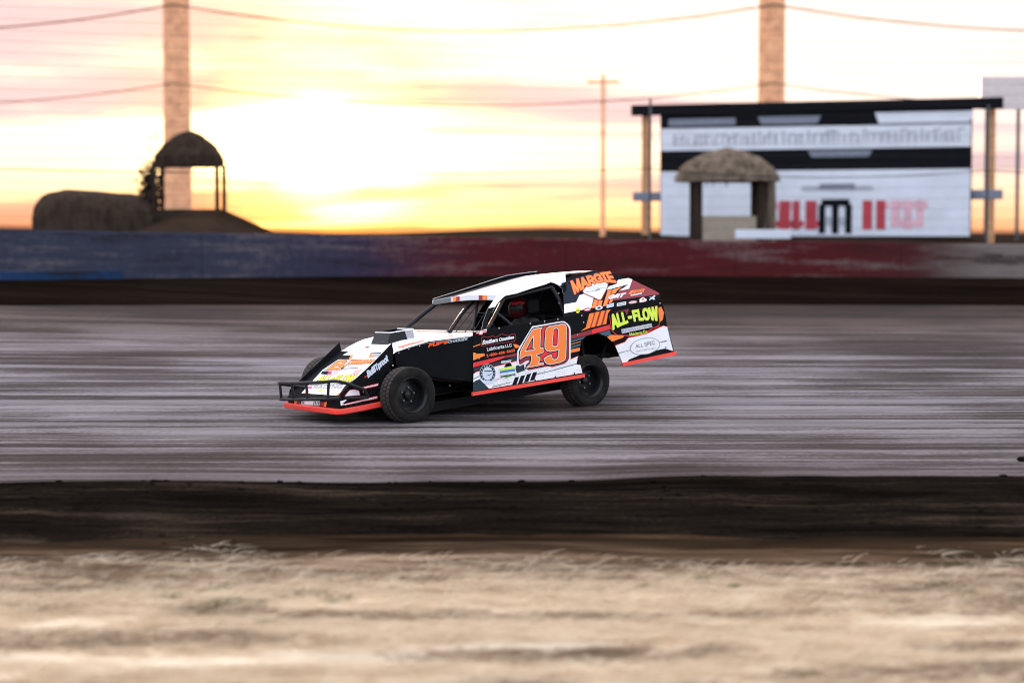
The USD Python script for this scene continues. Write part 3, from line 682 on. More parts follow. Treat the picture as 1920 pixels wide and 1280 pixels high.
# ------------------------------------------------------------------ the paint scheme, millimetres on each flat panel of the car
ART = [
 ('shape','door','side_panel',[(1854,1286),(1625,1296),(1023,1299),(403,1303),(170,1314),(-449,1329),(-1278,1358),(-1323,1245),(-1348,1120),(-1361,975),(-1410,796),(-1453,617),(-526,585),(-423,831),(-391,877),(-290,967),(-137,1021),(-5,1022),(89,992),(162,896),(202,776),(253,673),(188,656),(165,534),(1936,541)]),
 ('shape','sail','sail_panel',[(401,-7),(-456,20),(-1293,52),(-1317,129),(-1235,195),(-1107,283),(-956,381),(-719,492),(-511,563),(-371,579),(-258,572),(219,516),(255,439),(243,387),(260,311)]),
 ('shape','sail','window_frame',[(1301,413),(854,474),(354,552),(98,585),(189,349),(260,311),(243,387),(280,442),(334,479),(379,496),(505,472),(761,440),(980,405),(1173,394),(1247,361),(1354,291),(1516,153),(1598,70),(1645,-10),(1722,-15),(1665,79),(1504,257)]),
 ('poly','sail','dark_post','black',1,[(1504,257),(1393,262),(1516,153),(1598,70),(1645,-10),(1722,-15),(1665,79)],[]),
 ('poly','sail','post_patch','black',1,[(280,442),(264,428),(137,460),(189,349),(260,311),(243,387)],[]),
 ('poly','sail','slate_fade','slate',1,[(226,461),(84,485),(-413,555),(-519,557),(-606,536),(8,468),(116,456),(86,420),(81,289),(-22,268),(108,171),(312,171),(235,380)],[]),
 ('poly','sail','white_flash','white',2,[(316,164),(108,171),(14,261),(-70,271),(-193,191),(-94,60),(372,42)],[]),
 ('poly','sail','white_flash','white',2,[(-686,379),(-726,403),(-914,407),(-958,377),(-839,253),(-660,245),(-872,320),(-474,280),(-473,297),(-526,327),(-671,348)],[]),
 ('poly','sail','maroon_field','maroon',1,[(-961,374),(-1106,276),(-1249,183),(-1321,137),(-1309,113),(-486,122),(-574,185),(-658,241),(-837,249)],[]),
 ('poly','sail','orange_slash','orange',2,[(-197,174),(-253,155),(-169,59),(-99,56)],[]),
 ('poly','sail','orange_slash','orange',2,[(-268,147),(-327,142),(-259,58),(-216,57),(-211,82)],[]),
 ('poly','sail','orange_slash','orange',2,[(-475,271),(-544,276),(-347,61),(-289,60)],[]),
 ('poly','sail','orange_slash','orange',2,[(-569,277),(-742,294),(-637,256),(-578,214),(-508,210)],[]),
 ('poly','sail','orange_slash','orange',2,[(-456,141),(-514,142),(-457,93),(-403,85)],[]),
 ('poly','sail','red_edge','red',2,[(-347,61),(-544,276),(-565,277),(-375,70)],[]),
 ('poly','sail','red_edge','red',2,[(-171,59),(-254,155),(-268,150),(-194,62)],[]),
 ('poly','sail','diamond_edge','maroon',3,[(-57,313),(-162,387),(-337,415),(-487,409),(-535,372),(-502,314),(-308,148),(-259,148),(-59,276)],[]),
 ('poly','sail','diamond','palewhite',4,[(-70,312),(-166,374),(-332,404),(-472,396),(-515,366),(-488,319),(-303,161),(-274,160),(-76,282)],[]),
 ('poly','sail','diamond_line','grey',5,[(-101,296),(-205,296),(-328,314),(-438,324),(-485,318),(-482,312),(-434,316),(-332,303),(-205,286),(-102,288)],[]),
 ('poly','sail','diamond_line','grey',5,[(-183,331),(-265,342),(-353,327),(-350,321),(-261,335),(-184,323)],[]),
 ('poly','sail','diamond_line','grey',5,[(-262,297),(-367,317),(-335,288),(-275,283)],[]),
 ('poly','sail','diamond_line','grey',5,[(-238,365),(-371,366),(-480,353),(-478,349),(-368,360),(-235,359)],[]),
 ('text','sail','name_lettering','orange',5,'MARGIE',[(85,290),(-33,332),(-164,370),(-330,400),(-485,404),(-666,371)],[(66,462),(-77,487),(-217,503),(-365,515),(-504,526),(-637,530)],1,('darkred',9)),
 ('text','sail','sponsor_lettering','white',4,'GRT',[(-425,153),(-679,152)],[(-478,197),(-754,198)],1,None),
 ('poly','sail','orange_badge','orange',4,[(-785,177),(-859,224),(-1101,222),(-1059,181),(-860,176)],[]),
 ('text','sail','badge_lettering','darkred',5,'DIRT',[(-853,181),(-1041,183)],[(-889,214),(-1071,215)],1,None),
 ('poly','sail','blue_bar','palebl',4,[(-813,163),(-1030,172),(-1015,155),(-818,148)],[]),
 ('poly','sail','round_badge','yellow',4,[(104,53),(111,41),(121,30),(132,22),(144,18),(156,17),(165,20),(172,27),(175,37),(175,49),(171,61),(163,73),(154,84),(142,91),(130,96),(119,97),(109,93),(103,87),(99,77),(100,65)],[]),
 ('poly','sail','round_badge','darkred',4,[(-83,46),(-78,38),(-67,30),(-51,24),(-32,20),(-12,18),(7,19),(24,22),(36,28),(43,35),(45,43),(39,51),(28,59),(13,65),(-6,69),(-26,71),(-45,70),(-62,67),(-75,61),(-82,54)],[]),
 ('poly','sail','round_badge','palebl',4,[(-282,47),(-276,39),(-265,31),(-250,25),(-231,21),(-210,19),(-191,20),(-174,23),(-161,29),(-154,36),(-153,44),(-158,52),(-169,60),(-185,66),(-204,70),(-224,72),(-244,71),(-261,68),(-273,63),(-281,55)],[]),
 ('poly','sail','badge','palebl',4,[(-361,72),(-492,84),(-470,38),(-341,29)],[]),
 ('poly','sail','badge','lightgrey',4,[(-540,74),(-702,81),(-679,33),(-518,29)],[]),
 ('poly','sail','round_badge','pink',4,[(-883,56),(-877,50),(-865,45),(-847,41),(-825,38),(-802,37),(-779,38),(-759,41),(-743,45),(-734,51),(-732,57),(-738,62),(-750,68),(-768,72),(-790,74),(-813,75),(-836,74),(-856,71),(-872,67),(-881,62)],[]),
 ('poly','sail','badge','white',4,[(-938,83),(-1014,107),(-1059,69),(-1034,38),(-918,32)],[]),
 ('poly','sail','badge','palebl',4,[(-1120,103),(-1152,86),(-1223,111),(-1231,98),(-1187,78),(-1203,51),(-1179,41),(-1151,66),(-1102,47),(-1101,63),(-1141,75)],[]),
 ('poly','sail','badge_mark','red',5,[(-958,64),(-1008,96),(-1027,64)],[]),
 ('poly','sail','badge_mark','blue',5,[(-360,60),(-482,65),(-478,56),(-355,50)],[]),
 ('poly','sail','badge_mark','navy',5,[(-249,47),(-247,43),(-241,39),(-234,36),(-224,34),(-214,33),(-204,34),(-196,35),(-189,38),(-186,41),(-185,45),(-188,49),(-193,52),(-201,55),(-210,57),(-220,58),(-230,58),(-239,56),(-245,54),(-249,50)],[]),
 ('poly','sail','badge_mark','black',5,[(165,56),(108,59),(115,45),(171,44)],[]),
 ('poly','sail','badge_mark','darkgrey',5,[(-549,63),(-681,67),(-678,61),(-546,57)],[]),
 ('poly','sail','badge_mark','darkgrey',5,[(-540,46),(-673,50),(-670,44),(-538,39)],[]),
 ('poly','sail','badge_mark','white',5,[(-68,46),(-65,43),(-57,41),(-46,39),(-32,38),(-17,37),(-2,37),(11,38),(21,39),(28,41),(30,43),(27,46),(19,48),(8,50),(-6,51),(-21,52),(-36,52),(-49,51),(-60,50),(-66,48)],[]),
 ('poly','sail','red_stripe','red',2,[(-416,-25),(-483,-5),(-1263,20),(-1243,-29),(-404,-48)],[]),
 ('poly','door','orange_bar','orange',1,[(-32,1300),(-118,1300),(-23,1114),(142,1089),(44,1129)],[]),
 ('poly','door','orange_bar','orange',1,[(-141,1308),(-204,1308),(-104,1120),(-44,1115)],[]),
 ('poly','door','orange_bar','orange',1,[(-240,1311),(-299,1311),(-211,1127),(-141,1121)],[]),
 ('poly','door','orange_bar','orange',1,[(-331,1313),(-399,1314),(-344,1264),(-304,1133),(-245,1130)],[]),
 ('poly','door','dark_bar','darkred',1,[(-118,1300),(-140,1301),(-44,1115),(-23,1114)],[]),
 ('poly','door','dark_bar','darkred',1,[(-204,1308),(-238,1310),(-141,1121),(-104,1120)],[]),
 ('poly','door','dark_bar','darkred',1,[(-299,1311),(-329,1312),(-245,1130),(-211,1127)],[]),
 ('poly','door','red_stripe','red',1,[(-55,1090),(-364,1117),(-372,1059),(-48,1028)],[]),
 ('poly','door','maroon_stripe','maroon',1,[(314,1055),(-55,1090),(-48,1028),(319,1007)],[]),
 ('poly','door','teal_stripe','teal',1,[(-165,1032),(-357,1047),(-367,976),(-277,977),(-207,1006)],[]),
 ('poly','door','teal_stripe','teal',1,[(329,991),(61,1017),(109,985),(333,961)],[]),
 ('poly','door','orange_thin','orange',1,[(335,944),(147,962),(148,954),(336,934)],[]),
 ('poly','door','teal_stripe','teal',1,[(337,917),(159,933),(162,902),(341,884)],[]),
 ('poly','door','orange_block','orange',1,[(333,875),(169,882),(178,839),(338,831)],[]),
 ('poly','door','orange_block','orange',1,[(-298,962),(-368,983),(-457,964),(-592,941),(-572,922),(-376,891)],[]),
 ('poly','door','orange_block','orange',1,[(-1230,1240),(-1279,1251),(-1322,1168),(-1288,1072),(-1221,1044),(-1210,1081)],[]),
 ('poly','door','sponsor_field','red',1,[(-365,1245),(-1220,1271),(-1238,1049),(-1214,995),(-1089,974),(-991,933),(-849,918),(-683,924),(-457,965),(-383,1037)],[]),
 ('poly','door','sponsor_field','black',2,[(-371,1247),(-1214,1266),(-1229,1054),(-1205,1007),(-1080,984),(-983,952),(-841,930),(-684,938),(-468,975),(-397,1035)],[]),
 ('poly','door','maroon_patch','maroon',3,[(-426,1269),(-712,1286),(-667,1203),(-637,1266)],[]),
 ('poly','door','white_field','red',1,[(-414,836),(-589,864),(-658,913),(-765,917),(-990,931),(-1208,983),(-1290,999),(-1362,976),(-1365,942),(-568,805)],[]),
 ('poly','door','white_field','white',3,[(-420,829),(-594,856),(-664,904),(-764,906),(-989,921),(-1213,973),(-1289,989),(-1355,969),(-1429,630),(-518,592)],[]),
 ('poly','door','black_wedge','black',4,[(-606,595),(-641,622),(-840,658),(-1152,684),(-1285,688),(-1432,635),(-1436,625)],[]),
 ('poly','door','thin_line','black',4,[(-469,732),(-663,743),(-662,737),(-470,725)],[]),
 ('poly','door','thin_line','black',4,[(-1210,787),(-1342,792),(-1304,777),(-1209,780)],[]),
 ('poly','door','oval_ring','grey',4,[(-1205,766),(-1204,748),(-1197,731),(-1183,714),(-1163,699),(-1137,685),(-1106,673),(-1071,663),(-1033,655),(-993,650),(-951,648),(-908,648),(-867,652),(-827,658),(-790,666),(-757,677),(-727,689),(-704,704),(-685,719),(-673,736),(-667,753),(-668,771),(-675,788),(-689,805),(-709,820),(-734,834),(-764,846),(-798,856),(-836,864),(-877,869),(-918,871),(-960,871),(-1002,868),(-1042,862),(-1080,854),(-1114,843),(-1143,831),(-1168,816),(-1186,800),(-1199,783)],[]),
 ('poly','door','oval','white',5,[(-1190,765),(-1189,749),(-1182,733),(-1169,718),(-1150,704),(-1125,691),(-1096,680),(-1063,671),(-1027,664),(-989,659),(-949,657),(-909,658),(-870,660),(-833,666),(-798,674),(-766,683),(-739,695),(-716,708),(-699,723),(-687,738),(-682,754),(-683,770),(-690,786),(-703,801),(-721,815),(-745,828),(-774,839),(-806,848),(-842,855),(-880,860),(-920,862),(-959,862),(-999,859),(-1037,854),(-1072,846),(-1104,836),(-1132,825),(-1155,812),(-1173,797),(-1184,782)],[]),
 ('text','door','oval_lettering','navy',6,'ALL SPEC',[(-767,758),(-1113,764)],[(-772,806),(-1109,816)],0,None),
 ('text','door','oval_lettering','grey',6,'SHEET METAL INC',[(-774,698),(-1116,702)],[(-777,726),(-1114,729)],0,None),
 ('text','door','sponsor_lettering','lime',4,'ALL-FLOW',[(-405,1055),(-535,1089),(-694,1116),(-861,1121),(-1038,1109),(-1213,1078)],[(-374,1237),(-542,1242),(-708,1248),(-875,1252),(-1044,1252),(-1199,1256)],1,None),
 ('poly','door','lettering_bar','lightgrey',3,[(-547,1033),(-1083,1050),(-1091,999),(-558,977)],[]),
 ('text','door','sponsor_lettering','darkgrey',4,'MUFFLERS & AUTO REPAIR',[(-559,988),(-1085,1005)],[(-553,1024),(-1077,1040)],0,None),
 ('text','door','town_lettering','lime',4,'Madera,Ca',[(-683,931),(-995,933)],[(-682,965),(-990,972)],1,None),
 ('poly','door','orange_thin','orange',1,[(1874,1107),(1758,1125),(1760,1112),(1875,1097)],[]),
 ('poly','door','orange_block','orange',1,[(1882,1030),(1853,1027),(1830,1010),(1713,999),(1701,970),(1893,933)],[]),
 ('poly','door','orange_block','orange',1,[(1249,1058),(1202,1052),(1144,1022),(1150,1009),(1216,999)],[]),
 ('poly','door','red_stripe','red',1,[(1896,902),(1543,925),(1223,934),(1221,916),(1408,902),(1600,872),(1903,846)],[]),
 ('poly','door','maroon_stripe','maroon',2,[(1405,929),(1197,941),(1201,903),(1408,899)],[]),
 ('poly','door','teal_stripe','slate2',1,[(1899,836),(1601,858),(1201,900),(1202,848),(1450,835),(1502,828),(1896,795)],[]),
 ('poly','door','white_field','red',1,[(1907,769),(1862,790),(1589,817),(1211,846),(1201,821),(1592,789),(1902,734)],[]),
 ('poly','door','white_field','white',2,[(1920,659),(1903,762),(1864,780),(1590,808),(1208,835),(1131,704),(1089,697),(786,692),(413,726),(220,775),(253,673),(188,656),(168,549),(1686,552),(1815,689),(1883,677)],[]),
 ('poly','door','white_edge','red',1,[(356,757),(202,776),(208,763),(358,740)],[]),
 ('poly','door','slate_block','slate2',3,[(1230,783),(1123,783),(1118,703),(1231,686),(1249,744)],[]),
 ('poly','door','slate_block','slate2',1,[(1924,649),(1815,689),(1686,552),(1935,548)],[]),
 ('poly','door','thin_line','black',3,[(1641,571),(1339,590),(1340,584),(1633,563)],[]),
 ('poly','door','thin_line','black',3,[(1909,708),(1819,730),(1819,722),(1910,700)],[]),
 ('poly','door','thin_line','black',3,[(966,633),(615,652),(239,687),(239,678),(616,644),(967,625)],[]),
 ('poly','door','thin_red','red',3,[(1577,650),(1477,663),(1478,656),(1578,642)],[]),
 ('poly','door','black_slash','navy',3,[(1267,636),(1198,637),(1256,539),(1329,538)],[]),
 ('poly','door','black_slash','navy',3,[(1170,644),(1101,646),(1159,547),(1232,546)],[]),
 ('poly','door','black_slash','navy',3,[(1072,652),(1002,654),(1061,555),(1134,554)],[]),
 ('poly','door','black_slash','navy',3,[(973,660),(904,662),(962,563),(1036,562)],[]),
 ('poly','door','round_emblem','grey',4,[(1564,730),(1569,708),(1578,687),(1592,669),(1610,653),(1631,641),(1653,634),(1678,630),(1703,631),(1727,637),(1749,646),(1770,660),(1787,677),(1801,697),(1810,718),(1815,741),(1815,763),(1810,786),(1801,806),(1787,825),(1769,840),(1749,852),(1726,860),(1702,864),(1677,863),(1653,857),(1630,848),(1609,834),(1592,817),(1578,798),(1569,776),(1564,753)],[]),
 ('poly','door','round_emblem','slate2',5,[(1574,732),(1579,711),(1587,692),(1600,674),(1616,660),(1635,649),(1657,642),(1679,638),(1702,639),(1724,644),(1745,653),(1764,666),(1780,682),(1792,700),(1801,720),(1805,741),(1805,762),(1800,783),(1792,802),(1779,819),(1763,834),(1744,845),(1723,852),(1701,856),(1678,855),(1656,850),(1635,841),(1616,828),(1600,812),(1587,794),(1578,774),(1574,753)],[]),
 ('poly','door','round_emblem','palebl',6,[(1608,733),(1611,717),(1618,702),(1627,689),(1639,678),(1652,669),(1667,664),(1683,661),(1699,661),(1715,665),(1730,672),(1743,681),(1754,693),(1763,707),(1769,722),(1772,738),(1772,754),(1769,770),(1762,785),(1753,798),(1742,809),(1728,818),(1713,824),(1697,826),(1681,826),(1665,822),(1650,815),(1637,806),(1626,794),(1617,780),(1611,765),(1608,749)],[]),
 ('poly','door','emblem_ribbon','palebl',6,[(1808,708),(1766,668),(1642,645),(1578,677),(1575,643),(1645,611),(1762,627),(1808,674)],[]),
 ('poly','door','emblem_mark','slate2',7,[(1745,785),(1585,771),(1629,763),(1738,775)],[]),
 ('poly','door','emblem_mark','slate2',7,[(1701,721),(1623,735),(1641,723),(1694,713)],[]),
 ('poly','door','emblem_mark','lightgrey',6,[(1583,733),(1586,727),(1592,726),(1597,729),(1598,735),(1596,740),(1590,742),(1585,739)],[]),
 ('poly','door','emblem_mark','lightgrey',6,[(1596,695),(1599,690),(1605,688),(1610,691),(1611,697),(1608,703),(1603,704),(1598,701)],[]),
 ('poly','door','emblem_mark','lightgrey',6,[(1624,667),(1627,661),(1632,659),(1637,663),(1639,669),(1636,674),(1631,676),(1625,673)],[]),
 ('poly','door','emblem_mark','lightgrey',6,[(1662,652),(1664,646),(1670,645),(1675,648),(1677,654),(1674,659),(1668,661),(1663,658)],[]),
 ('poly','door','emblem_mark','lightgrey',6,[(1703,653),(1706,648),(1711,646),(1716,649),(1718,655),(1715,660),(1710,662),(1705,659)],[]),
 ('poly','door','emblem_mark','lightgrey',6,[(1741,670),(1743,665),(1749,663),(1754,666),(1756,672),(1753,678),(1747,679),(1742,676)],[]),
 ('poly','door','emblem_mark','lightgrey',6,[(1768,701),(1771,695),(1776,694),(1782,697),(1783,703),(1780,708),(1775,710),(1770,707)],[]),
 ('poly','door','emblem_mark','lightgrey',6,[(1781,739),(1784,734),(1789,732),(1794,735),(1796,741),(1793,746),(1787,748),(1782,745)],[]),
 ('poly','door','emblem_mark','lightgrey',6,[(1776,778),(1779,773),(1785,771),(1790,774),(1791,780),(1789,786),(1783,787),(1778,784)],[]),
 ('poly','door','emblem_mark','lightgrey',6,[(1756,812),(1759,807),(1764,805),(1769,808),(1771,814),(1768,820),(1763,821),(1757,818)],[]),
 ('poly','door','emblem_mark','lightgrey',6,[(1723,835),(1725,829),(1731,828),(1736,831),(1738,837),(1735,842),(1729,844),(1724,841)],[]),
 ('poly','door','emblem_mark','lightgrey',6,[(1682,842),(1685,836),(1691,835),(1696,838),(1697,844),(1694,849),(1689,851),(1684,848)],[]),
 ('poly','door','emblem_mark','lightgrey',6,[(1642,832),(1645,827),(1650,825),(1655,828),(1657,834),(1654,840),(1648,841),(1643,838)],[]),
 ('poly','door','emblem_mark','lightgrey',6,[(1608,808),(1611,802),(1617,801),(1622,804),(1623,810),(1621,815),(1615,817),(1610,814)],[]),
 ('poly','door','emblem_mark','lightgrey',6,[(1588,773),(1590,767),(1596,766),(1601,769),(1603,775),(1600,780),(1594,782),(1589,779)],[]),
 ('poly','door','square_emblem','white',4,[(1463,868),(1300,864),(1312,835),(1458,840)],[]),
 ('poly','door','square_emblem','white',4,[(1500,784),(1420,790),(1299,795),(1245,778),(1250,654),(1396,619),(1502,674)],[]),
 ('poly','door','emblem_dome','black',5,[(1421,784),(1410,810),(1382,827),(1347,834),(1314,821),(1296,788)],[]),
 ('poly','door','emblem_band','lime',5,[(1499,780),(1257,783),(1259,752),(1498,749)],[]),
 ('poly','door','emblem_band','blue2',5,[(1498,749),(1259,749),(1258,716),(1499,718)],[]),
 ('poly','door','emblem_band','lightgrey',5,[(1498,705),(1257,702),(1255,686),(1499,687)],[]),
 ('poly','door','emblem_band','slate2',5,[(1496,684),(1255,683),(1255,665),(1485,666)],[]),
 ('poly','door','emblem_band','green',6,[(1434,662),(1286,676),(1296,664),(1419,646)],[]),
 ('text','door','emblem_lettering','darkgrey',6,'TOWING',[(1457,845),(1310,840)],[(1454,861),(1305,858)],0,None),
 ('poly','door','sponsor_box','darkred',1,[(1738,1196),(1698,1215),(1632,1193),(1563,1202),(1498,1181),(1417,1212),(1326,1180),(1204,1190),(1193,1151),(1216,1085),(1456,1093),(1750,1089)],[]),
 ('poly','door','sponsor_box','black',2,[(1730,1188),(1697,1208),(1633,1186),(1564,1195),(1494,1173),(1416,1204),(1327,1173),(1212,1183),(1201,1152),(1222,1094),(1455,1101),(1740,1096)],[]),
 ('text','door','sponsor_lettering','white',3,'Southern Counties',[(1734,1113),(1228,1129)],[(1712,1162),(1225,1161)],1,None),
 ('text','door','sponsor_lettering','white',3,'Lubricants LLC',[(1664,1023),(1273,1031)],[(1665,1065),(1274,1068)],1,None),
 ('text','door','phone_lettering','orangered',3,'1-800-606-5623',[(1678,950),(1233,964)],[(1679,981),(1234,994)],1,None),
 ('poly','door','number_outline','white',4,[(925,1246),(457,1256),(396,1249),(342,1210),(309,1168),(304,1115),(345,756),(379,715),(441,684),(524,678),(657,670),(737,690),(1064,681),(1091,691),(1105,712),(1109,786),(1175,769),(1209,793),(1218,816),(1194,966),(1157,1006)],[]),
 ('poly','door','number_backing','maroon',5,[(915,1227),(459,1240),(402,1234),(360,1199),(333,1157),(329,1112),(369,766),(407,725),(455,705),(530,699),(655,689),(731,708),(1046,698),(1072,718),(1084,774),(1019,807),(1024,822),(1073,820),(1161,787),(1187,803),(1171,957),(1139,991)],[]),
 ('poly','door','number_backing','red',6,[(763,1207),(687,1228),(465,1226),(509,932),(558,790),(779,760),(841,787),(836,831),(898,865),(763,903),(821,971),(786,1185)],[]),
 ('poly','door','number_backing','red',6,[(899,1154),(900,955),(1084,940)],[]),
 ('glyph','door','digit','orange',7,[(927,1195),(901,1206),(777,1209),(799,1187),(833,972),(831,954),(786,953),(787,899),(905,879),(902,864),(848,833),(852,804),(893,760),(803,762),(801,745),(1059,740),(1005,773),(986,812),(978,874),(961,886),(1073,892),(1163,863),(1163,879),(1147,948),(1073,1040)],[[(912,1146),(941,973),(902,963),(922,945),(1084,943)]]),
 ('glyph','door','digit','orange',7,[(656,1208),(433,1214),(393,1200),(375,1169),(379,1117),(429,786),(449,756),(526,737),(692,732),(739,745),(769,778),(781,812),(721,836),(663,845),(655,825),(651,792),(613,774),(571,785),(544,814),(532,871),(512,900),(666,895),(721,912),(747,942),(746,987),(715,1157),(691,1193)],[[(594,1162),(569,1180),(528,1179),(507,1158),(532,974),(546,950),(586,942),(624,956),(632,980)]]),
 ('poly','door','badge','white',3,[(1844,1348),(1631,1363),(1640,1277),(1847,1282)],[]),
 ('shape','noseside','nose_side',[(3661,545),(3668,657),(3638,750),(2844,1248),(2830,1160),(2916,960),(3043,812),(3104,544)]),
 ('poly','noseside','fin_edge','black',1,[(3646,745),(2852,1249),(2842,1201),(3603,719)],[]),
 ('text','noseside','fin_lettering','palebl',2,'BulliTproof',[(3238,888),(2915,1059)],[(3249,963),(2938,1120)],1,None),
 ('poly','noseside','thin_red','red',1,[(3289,903),(2967,1033),(2968,1025),(3286,890)],[]),
 ('poly','noseside','white_streak','red',1,[(3346,784),(3091,802),(3105,765),(3281,756),(3327,708)],[]),
 ('poly','noseside','white_streak','white',2,[(3337,777),(3097,795),(3112,774),(3290,766),(3326,721)],[]),
 ('poly','noseside','white_dome','red',1,[(3605,708),(3525,776),(3453,776),(3381,749),(3374,687)],[]),
 ('poly','noseside','white_dome','white',2,[(3593,710),(3519,769),(3454,770),(3389,745),(3381,693)],[]),
 ('poly','noseside','white_wedge','white',2,[(3727,597),(3687,656),(3552,668),(3643,622),(3596,611)],[]),
 ('poly','noseside','white_streak','red',1,[(3653,615),(3129,652),(3130,612),(3617,598)],[]),
 ('poly','noseside','white_streak','white',2,[(3625,613),(3136,643),(3133,621),(3607,603)],[]),
 ('poly','noseside','black_check','black',3,[(3385,609),(3327,609),(3348,597),(3396,596)],[]),
 ('poly','noseside','black_check','black',3,[(3307,609),(3249,609),(3270,597),(3319,596)],[]),
 ('poly','noseside','black_check','black',3,[(3229,610),(3171,610),(3192,598),(3241,597)],[]),
 ('poly','nose','white_field','white',1,[(-396,-178),(-414,-92),(-371,-3),(-249,70),(-66,144),(101,217),(237,204),(434,110),(464,-551),(427,-709),(527,-908),(-167,-980),(-317,-928),(-468,-412)],[]),
 ('poly','nose','black_border','black',2,[(-414,-92),(-224,-82),(-156,-171),(-393,-181),(-468,-412),(-431,-631),(-416,-807),(-341,-957),(-376,-966),(-487,-755),(-522,-371),(-518,-96)],[]),
 ('poly','nose','orange_dash','orange',3,[(-232,-82),(-177,-80),(-116,-167),(-164,-172)],[]),
 ('poly','nose','orange_dash','orange',3,[(153,-31),(214,-28),(272,-111),(215,-118)],[]),
 ('poly','nose','grey_dash','grey',3,[(214,-28),(383,-17),(405,-101),(272,-111)],[]),
 ('poly','nose','dark_line','black',4,[(139,-25),(369,-6),(382,-22),(153,-36)],[]),
 ('poly','nose','letter_box','black',2,[(-442,-413),(-371,-192),(408,-139),(411,-237),(-59,-272),(-54,-395)],[]),
 ('poly','nose','letter_box','white',3,[(-423,-404),(-349,-202),(394,-152),(389,-231),(-78,-262),(-79,-387)],[]),
 ('text','nose','sponsor_lettering','orange',5,'B',[(-381,-400),(-76,-372)],[(-346,-217),(-138,-204)],1,('black',5)),
 ('text','nose','sponsor_lettering','orange',5,'OWMAN',[(-57,-279),(386,-228)],[(-102,-202),(401,-157)],1,('darkred',5)),
 ('poly','nose','grey_line','navy',4,[(-88,-368),(257,-328),(268,-337),(-74,-379)],[]),
 ('poly','nose','dark_block','navy',4,[(-433,-436),(-286,-429),(-245,-503),(-403,-497)],[]),
 ('poly','nose','magenta_block','magenta',4,[(-286,-429),(-212,-425),(-166,-497),(-245,-503)],[]),
 ('poly','nose','grey_block','pinkgrey',4,[(-196,-416),(-76,-407),(-31,-490),(-136,-498)],[]),
 ('poly','nose','pink_block','pink',4,[(241,-375),(387,-354),(411,-467),(291,-473)],[]),
 ('text','nose','sponsor_lettering','yellow',5,'ALL-FLOW',[(-305,-624),(460,-617)],[(-331,-533),(410,-478)],1,('black',5)),
 ('poly','nose','yellow_dash','yellow',5,[(-362,-694),(-200,-651),(-177,-692),(-360,-714)],[]),
 ('poly','nose','dark_line','black',4,[(-386,-724),(369,-664),(382,-674),(-372,-734)],[]),
 ('text','nose','sponsor_lettering','grey',5,'RACING',[(-181,-800),(412,-755)],[(-222,-728),(375,-680)],1,None),
 ('poly','nose','magenta_block','magenta',4,[(-340,-758),(-249,-749),(-216,-798),(-310,-804)],[]),
 ('poly','nose','orange_dash','orange',4,[(-271,-869),(-228,-824),(-165,-953),(-216,-956)],[]),
 ('poly','nose','orange_dash','orange',4,[(497,-821),(466,-727),(531,-894),(477,-904)],[]),
 ('poly','nose','lime_dash','lime',4,[(-44,-816),(96,-793),(44,-835),(-39,-843)],[]),
 ('poly','front','white_plate','white',1,[(-257,646),(164,649),(144,585),(-295,583)],[]),
 ('poly','front','plate_bar','slate2',2,[(24,643),(41,643),(17,587),(0,587)],[]),
 ('poly','front','plate_bar','slate2',2,[(62,645),(80,645),(56,589),(38,589)],[]),
 ('poly','front','plate_bar','slate2',2,[(101,646),(118,646),(94,590),(77,591)],[]),
 ('poly','front','plate_bar','slate2',2,[(139,648),(156,648),(133,592),(115,592)],[]),
 ('poly','front','plate_bar','slate2',2,[(-250,637),(-232,637),(-253,590),(-271,590)],[]),
 ('poly','front','plate_bar','slate2',2,[(-211,638),(-193,638),(-214,591),(-232,592)],[]),
 ('poly','front','orange_dash','orange',1,[(-419,639),(-356,640),(-403,584),(-456,584)],[]),
 ('poly','front','maroon_dash','maroon',1,[(-356,640),(-285,640),(-319,582),(-403,584)],[]),
 ('poly','front','maroon_dash','maroon',1,[(170,635),(265,636),(238,584),(152,585)],[]),
 ('poly','front','orange_dash','orange',1,[(273,637),(330,637),(292,580),(238,583)],[]),
 ('text','engine','sponsor_lettering','orangered',2,"PUP'S",[(570,1159),(322,1182)],[(552,1202),(312,1210)],1,None),
 ('text','engine','sponsor_lettering','palebl',2,'CHASSIS',[(315,1180),(68,1193)],[(309,1208),(56,1221)],1,None),
]

# ------------------------------------------------------------------ the race car, built in its own frame: X forward, Y to its left, Z up
PAINT = {
    'white': (0.78, 0.79, 0.81), 'palewhite': (0.70, 0.73, 0.75), 'black': (0.0045, 0.005, 0.0065), 'orange': (0.90, 0.205, 0.025), 'orangered': (0.86, 0.09, 0.02), 'red': (0.72, 0.014, 0.022),
    'darkred': (0.30, 0.008, 0.012), 'maroon': (0.22, 0.008, 0.022), 'teal': (0.025, 0.075, 0.115), 'slate': (0.018, 0.024, 0.036), 'slate2': (0.026, 0.045, 0.058), 'navy': (0.006, 0.008, 0.018),
    'yellow': (0.80, 0.70, 0.03), 'lime': (0.62, 0.80, 0.07), 'green': (0.12, 0.42, 0.06), 'pink': (0.62, 0.35, 0.36), 'pinkgrey': (0.50, 0.40, 0.42), 'magenta': (0.45, 0.02, 0.14),
    'grey': (0.30, 0.31, 0.34), 'lightgrey': (0.58, 0.60, 0.64), 'darkgrey': (0.10, 0.105, 0.12), 'palebl': (0.58, 0.66, 0.76), 'blue': (0.05, 0.16, 0.5), 'blue2': (0.03, 0.20, 0.48),
}
INK = {k: pbr(f'vinyl_{k}', v, 0.36, mud=0.75, dent=0.006, vary=0.06, scale=5, coat=0.12 if max(v) > 0.1 else 0.0, spec=0.4 if max(v) > 0.1 else 0.05, dust=0.08 if max(v) > 0.1 else 0.02) for k, v in PAINT.items()}
M_skid = pbr('orange_red_skid', (0.86, 0.045, 0.028), 0.38, vary=0.08, scale=6, dust=0.22)
